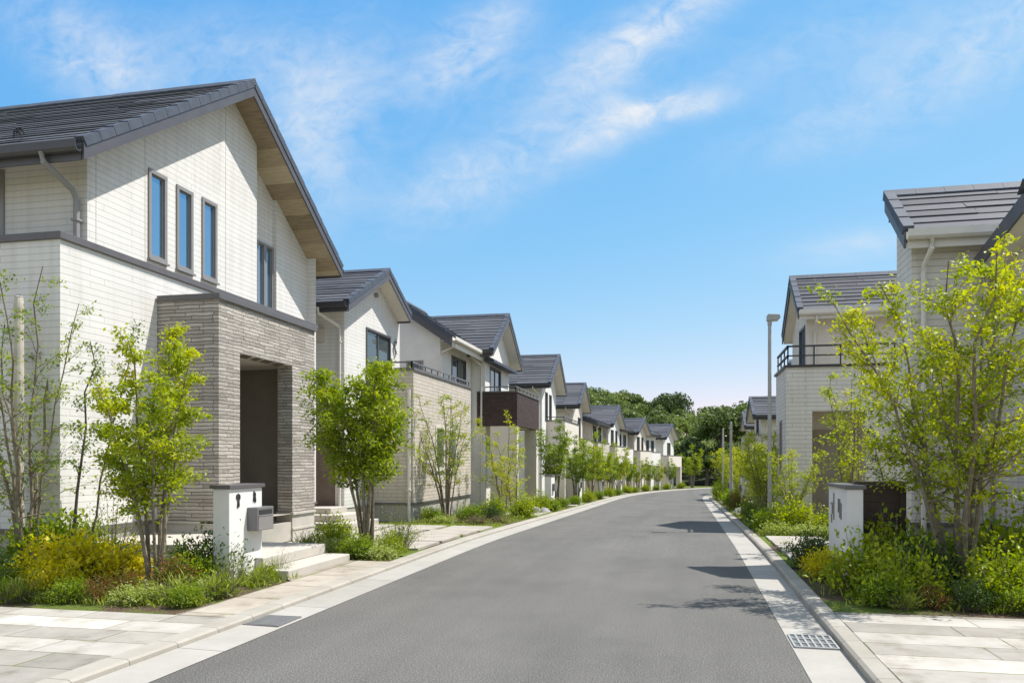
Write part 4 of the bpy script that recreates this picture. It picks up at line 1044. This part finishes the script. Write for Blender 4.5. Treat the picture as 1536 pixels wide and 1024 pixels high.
def shrub(kind, loc, label, s=1.0, sz=None, group='shrubs in the garden beds'):
    if kind in PROTO:
        return copy_thing(PROTO[kind], loc, label, s, random.uniform(0, 6.28), group, (s if sz is None else sz))
    spec = dict(
        tuft=dict(R=.34, Hh=.34, sprigs=70, leaf=.13, per=7, m='blade', seed=21, tone0=.5, width=.13, stiff=1.2, wild=.8),
        yellow=dict(R=.5, Hh=.62, sprigs=80, leaf=.066, per=30, m='leaf_yellow', seed=3, tone0=.55, width=.62),
        green=dict(R=.45, Hh=.5, sprigs=90, leaf=.056, per=30, m='leaf_green', seed=5, tone0=.45),
        dark=dict(R=.42, Hh=.5, sprigs=80, leaf=.045, per=32, m='leaf_dark', seed=7, tone0=.55),
        fresh=dict(R=.5, Hh=.6, sprigs=90, leaf=.068, per=27, m='leaf_fresh', seed=9, tone0=.42, wild=.6),
        red=dict(R=.36, Hh=.52, sprigs=60, leaf=.045, per=26, m='leaf_red', seed=11, tone0=.55, wild=.5),
        pale=dict(R=.4, Hh=.24, sprigs=90, leaf=.05, per=24, m='leaf_pale', seed=13, tone0=.55),
        wispy=dict(R=.42, Hh=.66, sprigs=46, leaf=.03, per=26, m='leaf_pale', seed=15, tone0=.3, wild=.7),
        brown=dict(R=.4, Hh=.26, sprigs=70, leaf=.035, per=20, m='leaf_brown', seed=17, tone0=.5),
    )[kind]
    me, wood = shrub_mesh(kind, **spec)
    root = empty('shrub', loc, label, 'shrub', group)
    mobj('foliage', me, root); wood.build('stem', M['twig_red'] if kind in ('red', 'brown') else M['bark'], root)
    root.scale = (s, s, s if sz is None else sz)
    PROTO[kind] = root
    return root
# first bed: in front of the big white house
for k, x, y, s, lab in [
 ('yellow', -7.35, 8.25, 1.05, 'biggest golden yellow shrub, left of the maple stems'), ('yellow', -6.85, 8.55, .85, 'golden yellow shrub touching the maple stems'), ('yellow', -7.0, 7.75, .6, 'small golden yellow shrub at the front of the bed'),
 ('dark', -8.3, 8.0, 0.95, 'dark green shrub at the left edge of the photo by the post'), ('green', -7.85, 7.65, 0.75, 'mid green shrub at the lower left beside the paving'), ('dark', -7.6, 7.6, 0.55, 'low dark shrub under the golden shrubs'),
 ('wispy', -7.3, 9.0, 1.35, 'tall wispy pale shrub against the white wall plinth'), ('green', -8.1, 9.0, 1.60, 'tall loose green shrub rising over the plinth at the corner'),
 ('green', -6.0, 8.75, 0.80, 'green shrub between the maple and the mailbox pillar'), ('red', -5.95, 8.35, .75, 'reddish tipped shrub left of the mailbox pillar'), ('red', -6.2, 7.9, .55, 'small red tipped shrub before the maple'),
 ('dark', -6.0, 9.15, 1.20, 'tall dark sprigged shrub hugging the left side of the mailbox pillar'),
 ('red', -6.3, 7.55, .5, 'low russet shrub at the front edge of the first bed'), ('pale', -5.85, 7.6, 0.70, 'pale feathery mound near the front corner of the bed'), ('tuft', -5.45, 7.75, .75, 'feathery grass clump at the bed corner by the stone path'), ('pale', -5.4, 8.35, 0.55, 'pale mound below the front of the mailbox pillar'), ('pale', -6.9, 7.55, 0.50, 'low pale mound before the golden shrubs'), ('green', -7.4, 7.5, 0.45, 'low green mound on the paving edge at left'),
 ('green', -6.6, 7.5, 0.50, 'rounded green mound on the paving edge before the maple'), ('tuft', -7.15, 7.4, .7, 'feathery grass clump on the paving edge before the golden shrubs'), ('green', -5.2, 7.55, 0.45, 'rounded green mound at the front corner of the first bed'), ('tuft', -5.15, 8.1, .8, 'feathery grass clump beside the path below the mailbox'), ('wispy', -5.45, 8.85, .65, 'wispy tuft against the white face of the mailbox pillar'), ('fresh', -5.25, 9.3, 0.35, 'fresh green tuft right of the mailbox pillar'), ('wispy', -5.3, 9.7, .45, 'wispy dusky tuft at the lowest concrete step'), ('tuft', -5.2, 9.0, .5, 'small feathery grass clump at the stone path edge'),
 # second bed, past the steps
 ('fresh', -4.75, 12.35, 0.50, 'small bright shrub at the foot of the round headed tree'), ('wispy', -4.8, 12.9, .95, 'spiky yellow green shrub right of the round headed tree'), ('pale', -5.6, 12.2, 0.95, 'pale green mound left of the round headed tree'), ('pale', -4.75, 11.85, 0.75, 'low pale mound at the curve of the second bed'), ('green', -5.1, 11.85, 0.70, 'green mound at the right end of the concrete steps'), ('fresh', -6.0, 12.9, 0.80, 'fresh green shrub between the stone column and round headed tree'), ('tuft', -6.2, 12.3, .8, 'feathery grass clump at the base of the stone column'), ('tuft', -5.0, 13.3, .8, 'feathery grass clump at the back of the second bed'),
 # beds before the beige block
 ('green', -6.75, 20.6, 0.78, 'round green shrub left of the vase shaped tree stems'), ('green', -5.75, 20.9, 0.89, 'green shrub right of the vase shaped tree stems'), ('dark', -5.3, 21.4, 0.85, 'dark green shrub below the beige block corner'), ('fresh', -5.6, 23.0, 0.93, 'tall fresh shrub by the grey plinth past the beige block'), ('brown', -5.3, 19.9, 0.85, 'low brownish shrub along the kerb before the beige block'), ('brown', -4.9, 20.8, 0.67, 'low brownish mound at the kerb end of the beige block bed'), ('pale', -6.2, 19.9, 0.74, 'low pale ground mound before the vase shaped tree'),
 ('fresh', -4.75, 23.2, 0.96, 'big fresh green bush standing near the kerb before the brown balcony'), ('green', -4.7, 28.0, 0.89, 'big rounded green bush at the kerb beyond the brown balcony'), ('fresh', -5.0, 27.4, 0.96, 'tall fresh bush beside the brown balcony column'), ('green', -4.9, 31.8, 0.72, 'green bush after the first far gate pillar'), ('green', -4.7, 34.3, 0.79, 'green bush under the small tree by the pale balcony'), ('fresh', -4.7, 38.6, 0.86, 'fresh bush beside the pillar under the pale balcony'), ('green', -4.7, 43.5, 0.86, 'green bush past the pale plain balcony'), ('fresh', -4.7, 49.3, 0.86, 'fresh bush below the fifth gable balcony'), ('green', -4.5, 53.2, 0.86, 'green bush at the end of the fifth gable house'), ('fresh', -4.3, 58.8, 0.94, 'fresh bush by the seventh house driveway'), ('green', -4.0, 63, 0.86, 'green bush by the eighth house'), ('fresh', -3.4, 68.4, 0.94, 'fresh bush by the ninth house'), ('green', -2.7, 73.5, 0.86, 'green bush near the bend of the road'), ('fresh', -1.9, 79, 0.94, 'fresh bush before the last gable house'), ('fresh', -.6, 85.5, 1.01, 'fresh bush at the road bend under the last gable')]:
    shrub(k, on(x, y), lab, s)
for k, x, y, s, lab in [
 ('fresh', 1.95, 9.75, 0.90, 'fresh green shrub in front of the pale lettered pillar'), ('fresh', 2.35, 9.35, 0.85, 'bright shrub at the front of the right bed left of the big tree'), ('dark', 2.65, 9.9, 1.2, 'dark shrub between the slatted screen and big tree stems'), ('green', 2.05, 9.05, 0.65, 'small green shrub at the right bed corner'), ('fresh', 2.5, 10.45, 1.15, 'fresh shrub covering the foot of the slatted screen'), ('red', 2.45, 8.95, .45, 'reddish low shrub at the front right bed edge'), ('fresh', 3.3, 9.3, 0.90, 'green shrub right of the big tree stems'), ('fresh', 3.9, 9.75, 1.0, 'yellow green shrub at the right photo edge under the wall'), ('fresh', 3.65, 10.4, 1.35, 'tall fresh shrub behind the big tree stems at right'), ('fresh', 3.75, 8.95, 0.70, 'fresh green mound at the lower right photo edge'), ('dark', 2.85, 8.95, .6, 'dark mound before the big tree stems'), ('green', 3.25, 8.85, .5, 'low yellow green shrub on the right paving edge'), ('tuft', 2.2, 8.85, .5, 'feathery grass clump at the left end of the right paving edge'), ('fresh', 3.6, 8.85, .5, 'fresh mound on the paving at the right photo edge'), ('yellow', 1.75, 10.9, .6, 'small yellow shrub left of the pale lettered pillar'), ('dark', 1.72, 12.0, .95, 'dark round shrub beyond the pale lettered pillar'), ('green', 3.3, 11.2, 1.10, 'green shrub below the pale house plinth'), ('pale', 3.0, 11.6, 1.1, 'white flecked shrub behind the slatted screen'), ('green', 4.3, 10.6, 1.20, 'leafy green shrub against the right house wall'),
 ('pale', 1.85, 17.3, .95, 'white flecked low mound nearest the right kerb beyond slabs'), ('pale', 2.4, 17.2, .9, 'white flecked low mound in the middle of the row past slabs'), ('pale', 2.95, 17.2, .9, 'white flecked low mound behind the lettered pillar'), ('fresh', 2.2, 18.2, 1.1, 'very bright green bush before the pale porch'), ('fresh', 2.95, 18.4, .75, 'bright green bush right in front of the porch opening'), ('green', 1.85, 19.0, .95, 'green bush at the kerb before the street lamp'), ('dark', 1.75, 20.0, .9, 'dark bush at the street lamp foot'), ('wispy', 1.9, 21.6, 1.0, 'pale wispy bush behind the street lamp'), ('green', 1.9, 24.2, 1.0, 'green bush along the right kerb past the lamp'), ('red', 1.8, 29.6, 1.3, 'reddish bush at the far gate pillar on the right'), ('green', 1.9, 33.0, 1.30, 'green bush between the two far right pillars'), ('green', 1.95, 37.0, 1.30, 'green bush by the second far right pillar'), ('fresh', 2.0, 43.0, 1.40, 'fresh bush by the middle far post'), ('green', 2.1, 50.0, 1.50, 'green bush near the farthest right pillar'), ('fresh', 2.5, 58.0, 1.50, 'fresh bush before the bend on the right')]:
    shrub(k, on(x, y, True), lab, s)

def grass(name, regions, n, h=(.05, .14), m='blade', seed=1, right=False):
    rng = np.random.default_rng(seed); ar = [abs((b - a) * (d - c)) for a, b, c, d in regions]; V, F, T = [], [], []
    cs, ds, ss = [], [], []
    for (a, b, c, d), w in zip(regions, ar):
        k = int(n * w / sum(ar)); cl = rng.uniform((a, c), (b, d), (max(1, k // 12), 2))
        p = cl[rng.integers(0, len(cl), k)] + rng.normal(0, .05, (k, 2))
        p[:, 0] = np.clip(p[:, 0], min(a, b), max(a, b)); p[:, 1] = np.clip(p[:, 1], c, d)
        z = np.array([gz(y) for y in p[:, 1]]) + (Rz if right else Lz)
        hh = rng.uniform(*h, k)
        dd = unit(rng.normal(0, .38, (k, 3)) + np.array([0, 0, 1.0]))
        cs.append(np.c_[p, z] + dd * hh[:, None] * .5); ds.append(dd); ss.append(hh)
    c = np.concatenate(cs)
    me = leaf_mesh(name, c, np.concatenate(ds), np.concatenate(ss), rng.uniform(0, 1, len(c)), m, .14, rng=rng)
    o = mobj(name, me); return tag(o, *LAB[name + str(seed)], kind='stuff')
LAB = {'grass1': ('short feathery grass growing along the left garden bed edges', 'grass'), 'grass2': ('short green grass growing between slabs and kerb on the left', 'grass'), 'grass3': ('short grass growing along the right garden beds and slab joints', 'grass'), 'ground_cover4': ('low small leaved ground cover under the left shrubs', 'ground cover'), 'ground_cover5': ('low small leaved ground cover under the right shrubs', 'ground cover')}
grass('grass', [(-7.6, -5.05, 7.36, 8.3), (-5.6, -4.98, 8.2, 9.6), (-6.4, -4.6, 11.6, 13.2)], 2600, seed=1)
grass('grass', [(-7.8, -4.45, 12.95, 13.03), (-7.8, -4.45, 14.35, 14.45), (-7.8, -4.45, 15.75, 15.85), (-7.8, -4.45, 17.15, 17.25), (-7.5, -4.5, 18.6, 20), (-5.4, -4.45, 20, 31)], 5200, (.03, .09), seed=2)
grass('grass', [(1.5, 4.6, 8.6, 10.5), (1.46, 1.8, 10.5, 13), (1.47, 3.4, 14.05, 14.13), (1.47, 3.4, 15.1, 15.18), (1.5, 3, 16.9, 19), (1.46, 1.9, 19, 32)], 3000, (.04, .12), seed=3, right=True)
def cover(seed, regions, n, right, m):
    rng = np.random.default_rng(seed + 50); cs = []
    ar = [abs((b - a) * (d - c)) for a, b, c, d in regions]
    for (a, b, c, d), w in zip(regions, ar):
        k = int(n * w / sum(ar)); cl = rng.uniform((a, c), (b, d), (max(1, k // 40), 2))
        p = cl[rng.integers(0, len(cl), k)] + rng.normal(0, .1, (k, 2)); p[:, 0] = np.clip(p[:, 0], a, b); p[:, 1] = np.clip(p[:, 1], c, d)
        cs.append(np.c_[p, np.array([gz(y) for y in p[:, 1]]) + (Rz if right else Lz) + rng.uniform(.01, .12, k)])
    c = np.concatenate(cs)
    me = leaf_mesh('ground_cover', c, rng.normal(0, 1, c.shape), rng.uniform(.025, .06, len(c)), rng.uniform(.1, .9, len(c)), m, .6, rng=rng)
    tag(mobj('ground_cover', me), *LAB['ground_cover' + str(seed)], kind='stuff')
cover(4, [(-8.6, -5.1, 7.42, 9.2), (-6.6, -4.6, 11.65, 13), (-7, -4.6, 19.7, 24)], 5200, False, 'leaf_pale')
cover(5, [(1.7, 4.6, 8.85, 12.5), (1.5, 3.2, 17.2, 25)], 5600, True, 'leaf_green')
# a few garden stones
for x, y, s, lab in [(-5.0, 26.2, .26, 'grey garden stone by the brown balcony column'), (-4.75, 26.8, .2, 'small grey stone next to the green bush past the brown balcony'), (1.75, 27.4, .25, 'grey stone by the right kerb past the lamp')]:
    m = MB(); rr = np.random.default_rng(int(abs(x * 10)))
    me = D.meshes.new('garden_stone'); import bmesh
    bm = bmesh.new(); bmesh.ops.create_icosphere(bm, subdivisions=2, radius=s)
    for v in bm.verts:
        v.co *= 1 + rr.normal(0, .09); v.co.z *= .7
    bm.to_mesh(me); bm.free(); me.materials.append(M['rock'])
    o = mobj('garden_stone', me); o.location = (x, y, gz(y) + s * .45); tag(o, lab, 'stone')

# ---------------------------------------------------------------- wooded hill
def hill_z(x, y):
    base = gz(y)
    t = min(1, max(0, (y - 108) / 52)); t = t * t * (3 - 2 * t)
    cr = 12.9 - .2 * (x + 19) if -19 < x < 1 else (12.9 if x <= -19 else 8.9)
    notch = 1 - .2 * math.exp(-((x - 1.2) / 2.2) ** 2)
    return base + t * max(2.5, cr) * notch
m = MB(); NX, NY = 44, 26
grid = [[(-130 + 220 * i / NX, 106 + 130 * j / NY) for i in range(NX + 1)] for j in range(NY + 1)]
for j in range(NY):
    for i in range(NX):
        m.face([(x, y, hill_z(x, y) - .06) for x, y in (grid[j][i], grid[j][i + 1], grid[j + 1][i + 1], grid[j + 1][i])])
structure(m.build('hill', M['hill'], smooth=True))
def crown_cloud(rng, c, R, Hh, n, leaf, tone, blobs=11):
    """leaf clumps on the outside of many lobes filling a crown"""
    bl = []
    for k in range(blobs):
        d = unit(rng.normal(0, 1, 3)); d[2] = abs(d[2]) * .9 - .25
        q = rng.uniform(.35, .85)
        bl.append((c + d * np.array([R, R, Hh]) * q, R * rng.uniform(.3, .52), rng.normal(0, .11)))
    per = n // blobs; C_, D_, T_ = [], [], []
    for p, r, tt in bl:
        d = unit(rng.normal(0, 1, (per, 3))); d[:, 2] = np.abs(d[:, 2]) * 1.1 - .35
        C_.append(p + d * r * rng.uniform(.55, 1.12, (per, 1)))
        D_.append(np.cross(d, rng.normal(0, 1, (per, 3))) + d * .25); T_.append(tone + tt + rng.normal(0, .1, per) + d[:, 2] * .06)
    return np.concatenate(C_), np.concatenate(D_), np.concatenate(T_), leaf * rng.uniform(.6, 1.3, per * blobs)
rng = np.random.default_rng(77); CC, DD, TT, SS = [], [], [], []
pts = []
for _ in range(30000):
    x, y = rng.uniform(-75, 48), rng.uniform(112, 178)
    if x > cx(y) - 8 and x < cx(y) + 8 and y < 130: continue
    u = x * .9769 + y * .2139; d = y * .9769 - x * .2139
    if not (-.05 < u / d < .36): 
        if rng.random() > .12: continue
    if y < 140 and abs(x - .9) < 1.2: continue
    if any((x - a) ** 2 + (y - b) ** 2 < 2.75 ** 2 for a, b in pts): continue
    pts.append((x, y))
    if len(pts) > 640: break
for x, y in pts:
    R = rng.uniform(1.6, 2.9); Hh = R * rng.uniform(.95, 1.3); hh = rng.uniform(2.2, 4.0)
    c_, d_, t_, s_ = crown_cloud(rng, np.array([x, y, hill_z(x, y) + hh]), R, Hh, 840, .42, rng.uniform(.25, .75), 14)
    CC.append(c_); DD.append(d_); TT.append(t_); SS.append(s_)
me = leaf_mesh('forest', np.concatenate(CC), np.concatenate(DD), np.concatenate(SS), np.concatenate(TT), 'leaf_forest', .75, 1.2, rng=rng)
tag(mobj('forest', me), 'dense green wood covering the hill behind the far houses', 'forest', kind='stuff')
def big_tree(x, y, H, R, seed, lab, tone=.5, m='leaf_forest', n=4800):
    rng = np.random.default_rng(seed); z = hill_z(x, y) if y > 106 else gz(y)
    root = empty('broadleaf_tree', (x, y, z), lab, 'tree', 'trees at the foot of the hill')
    w = MB(); w.tube([(0, 0, -.3), (.1, 0, H * .3), (0, .1, H * .6)], [.3, .24, .12], 8)
    for k in range(6):
        a = k * 1.05; w.tube([(0, 0, H * (.3 + .04 * k)), (math.cos(a) * R * .5, math.sin(a) * R * .5, H * .62)], [.12, .04], 5)
    w.build('trunk', M['bark_dark'], root)
    c, d, t, s = crown_cloud(rng, np.array([0, 0, H * .6]), R, H * .42, n, .4, tone, 26)
    mobj('crown', leaf_mesh('crown', c, d, s, t, m, .75, 1.2, rng=rng), root)
for x, y, H, R, sd, tn, lab in [
 (.5, 112, 7.0, 3.0, 1, .25, 'dark tree standing at the left of the gap above the road end'), (4.6, 114, 12.6, 3.6, 2, .35, 'tallest dark tree right of the gap at the road end'), (8.2, 117, 12.2, 3.6, 3, .45, 'broad mid green tree, second right of the gap'), (12, 121, 12.9, 3.9, 4, .55, 'lighter green tree, third right of the gap'), (16, 124, 11.0, 3.8, 5, .5, 'green tree behind the far right gable roof'), (2.6, 110.5, 5.0, 2.4, 6, .15, 'low very dark tree in the gap at the road end'),
 (6.5, 110.5, 6.0, 2.6, 7, .45, 'mid sized tree low at the right of the gap'), (-3.2, 113, 6.5, 3.0, 8, .62, 'light green tree behind the last left gable'), (-7.5, 113, 6.6, 3.1, 9, .55, 'mid green tree behind the white eaved houses'), (-3.0, 150, 7.6, 4.2, 10, .15, 'dark round tree standing up on the hill skyline'), (20.5, 122, 11, 3.9, 11, .45, 'green tree beyond the right houses'), (10.0, 111, 5.5, 2.6, 12, .7, 'light low tree behind the right hand saplings')]:
    big_tree(x, y, H, R, sd, lab, tn)
sheet('verge', [(-6, 100), (12, 100), (14, 112), (-6, 112)], .05, M['turf'])

# ================================================================ SKY, SUN, CAMERA
SUN = Vector((.526, .28, 1.0)).normalized()
wd = D.worlds.new('World'); bpy.context.scene.world = wd; wd.use_nodes = True
nt = wd.node_tree; N = nt.nodes; bg = N['Background']
def wn(typ, **kw):
    n = N.new(typ)
    for k, v in kw.items(): setattr(n, k, v)
    return n
sky = wn('ShaderNodeTexSky', sky_type='NISHITA', sun_disc=False)
sky.sun_elevation = math.asin(SUN.z); sky.sun_rotation = math.atan2(SUN.x, SUN.y)
sky.air_density = 1.15; sky.dust_density = .25; sky.ozone_density = 2.2; sky.altitude = 50
tc = wn('ShaderNodeTexCoord'); sp = wn('ShaderNodeSeparateXYZ'); nt.links.new(tc.outputs['Generated'], sp.inputs[0])
def wm(op, a, b=None, cl=False):
    n = wn('ShaderNodeMath', operation=op, use_clamp=cl)
    for i, v in enumerate((a, b)):
        if v is None: continue
        if isinstance(v, (int, float)): n.inputs[i].default_value = v
        else: nt.links.new(v, n.inputs[i])
    return n.outputs[0]
sc_ = wn('ShaderNodeSeparateColor'); nt.links.new(sky.outputs[0], sc_.inputs[0])
cc_ = wn('ShaderNodeCombineColor')
for i_, (k_, g_) in enumerate(((.31, 1.35), (.972, .62), (2.55, .185))):      # grade the physical sky towards the camera's response
    nt.links.new(wm('MULTIPLY', wm('POWER', sc_.outputs[i_], g_), k_), cc_.inputs[i_])
yy = wm('MAXIMUM', sp.outputs[1], .05)
P_, Q_ = wm('DIVIDE', sp.outputs[0], yy), wm('DIVIDE', sp.outputs[2], yy)
cb = wn('ShaderNodeCombineXYZ'); nt.links.new(P_, cb.inputs[0]); nt.links.new(Q_, cb.inputs[1])
def wnoise(scale, detail, rough, stretch, rot=0, dist=0.0):
    mp = wn('ShaderNodeMapping'); nt.links.new(cb.outputs[0], mp.inputs[0]); mp.inputs['Scale'].default_value = stretch; mp.inputs['Rotation'].default_value = (0, 0, rot)
    n = wn('ShaderNodeTexNoise'); n.inputs['Scale'].default_value = scale; n.inputs['Detail'].default_value = detail; n.inputs['Roughness'].default_value = rough; n.inputs['Distortion'].default_value = dist
    nt.links.new(mp.outputs[0], n.inputs['Vector']); return n.outputs['Fac']
n1 = wnoise(7, 8, .6, (1, 1.3, 1), .3, .8); n2 = wnoise(24, 7, .62, (1, 1.5, 1), .3, 1.0)
tex = wm('ADD', wm('MULTIPLY', n1, .6), wm('MULTIPLY', n2, .4))
F_, C_t, S_t = 1197., math.cos(math.radians(12.35)), math.sin(math.radians(12.35))
def dirpq(px, py):
    u, v = (px - 768) / F_, (690 - py) / F_
    x, y = u * C_t - S_t, u * S_t + C_t
    return x / y, v / y
total = None
for px, py, a, b, rot, k, soft in [(950, 60, 120, 45, .4, .6, 1), (860, 150, 130, 75, .5, .6, 1), (1020, 25, 90, 30, .35, .8, 1), (1005, 162, 70, 20, .08, 1.4, 0), (915, 195, 80, 28, .35, .6, 0), (690, 90, 85, 62, .3, .95, 1), (700, 270, 150, 60, .3, .7, 1), (130, 80, 180, 70, -.55, .95, 1), (470, 200, 120, 170, -.6, .75, 1), (350, 80, 200, 70, -.2, .45, 1), (1480, 60, 200, 70, .35, .8, 1), (1180, 75, 190, 50, .3, .3, 1), (1290, 368, 100, 24, .1, .6, 1), (1230, 200, 150, 40, .1, .28, 1), (760, 30, 60, 40, .3, .5, 1)]:
    p0, q0 = dirpq(px, py); ra, rb = a / F_, b / F_
    dx, dy = wm('SUBTRACT', P_, p0), wm('SUBTRACT', Q_, q0)
    ex = wm('DIVIDE', wm('ADD', wm('MULTIPLY', dx, math.cos(rot)), wm('MULTIPLY', dy, math.sin(rot))), ra)
    ey = wm('DIVIDE', wm('SUBTRACT', wm('MULTIPLY', dy, math.cos(rot)), wm('MULTIPLY', dx, math.sin(rot))), rb)
    d2 = wm('ADD', wm('MULTIPLY', ex, ex), wm('MULTIPLY', ey, ey))
    g_ = wm('MULTIPLY', wm('POWER', 2.718, wm('MULTIPLY', d2, -1.1)), k)
    total = g_ if total is None else wm('ADD', total, g_)
total = wm('MINIMUM', total, 1.5)
tr = wn('ShaderNodeMapRange'); tr.inputs['From Min'].default_value = .36; tr.inputs['From Max'].default_value = .66; nt.links.new(tex, tr.inputs['Value'])
cl = wm('MULTIPLY', wm('MULTIPLY', total, wm('ADD', wm('MULTIPLY', tr.outputs[0], .85), .12)), .95, True)
front = wm('GREATER_THAN', sp.outputs[1], .06)
cl = wm('MULTIPLY', cl, front)
mx = wn('ShaderNodeMix', data_type='RGBA'); nt.links.new(cl, mx.inputs[0]); nt.links.new(cc_.outputs[0], mx.inputs[6]); mx.inputs[7].default_value = (3.1, 3.25, 3.45, 1)
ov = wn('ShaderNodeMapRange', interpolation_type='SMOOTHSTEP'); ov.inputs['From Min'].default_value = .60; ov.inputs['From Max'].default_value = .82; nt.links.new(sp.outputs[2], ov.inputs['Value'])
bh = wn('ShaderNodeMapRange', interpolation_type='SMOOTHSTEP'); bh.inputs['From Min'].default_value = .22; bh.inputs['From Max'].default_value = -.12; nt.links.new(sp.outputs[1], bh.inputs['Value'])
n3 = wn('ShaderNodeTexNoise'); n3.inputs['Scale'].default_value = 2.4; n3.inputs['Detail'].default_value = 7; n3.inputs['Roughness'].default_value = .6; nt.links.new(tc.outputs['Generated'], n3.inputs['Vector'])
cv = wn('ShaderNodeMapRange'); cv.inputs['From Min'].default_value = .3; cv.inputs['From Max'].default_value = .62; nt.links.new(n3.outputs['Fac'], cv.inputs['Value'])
fill_veil = wm('MULTIPLY', wm('MAXIMUM', ov.outputs[0], bh.outputs[0]), wm('ADD', wm('MULTIPLY', cv.outputs[0], .55), .15))  # unseen white cloud cover overhead and behind camera, added to lift the fill
mx2 = wn('ShaderNodeMix', data_type='RGBA'); nt.links.new(fill_veil, mx2.inputs[0]); nt.links.new(mx.outputs[2], mx2.inputs[6]); mx2.inputs[7].default_value = (3.75, 3.72, 3.68, 1)
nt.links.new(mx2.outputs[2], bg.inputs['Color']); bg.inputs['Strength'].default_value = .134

sl = D.lights.new('sun', 'SUN'); sl.energy = 3.35; sl.angle = math.radians(.55); sl.color = (1, .968, .925)
so = D.objects.new('sun', sl); COL.objects.link(so); so.rotation_euler = (-SUN).to_track_quat('-Z', 'Y').to_euler(); so.location = (20, 10, 40)

cam = D.cameras.new('camera'); cam.sensor_width = 36; cam.lens = 36 * 1197 / 1536; cam.shift_y = (690 - 512) / 1536; cam.clip_end = 3000
co = D.objects.new('camera', cam); COL.objects.link(co); co.location = (0, 0, 1.6); co.rotation_euler = (math.radians(90), 0, math.radians(12.35))
sc = bpy.context.scene; sc.camera = co
sc.view_settings.view_transform = 'Standard'; sc.view_settings.look = 'None'; sc.view_settings.gamma = 1; sc.view_settings.exposure = 1.0
sc.cycles.max_bounces = 8; sc.cycles.transparent_max_bounces = 4
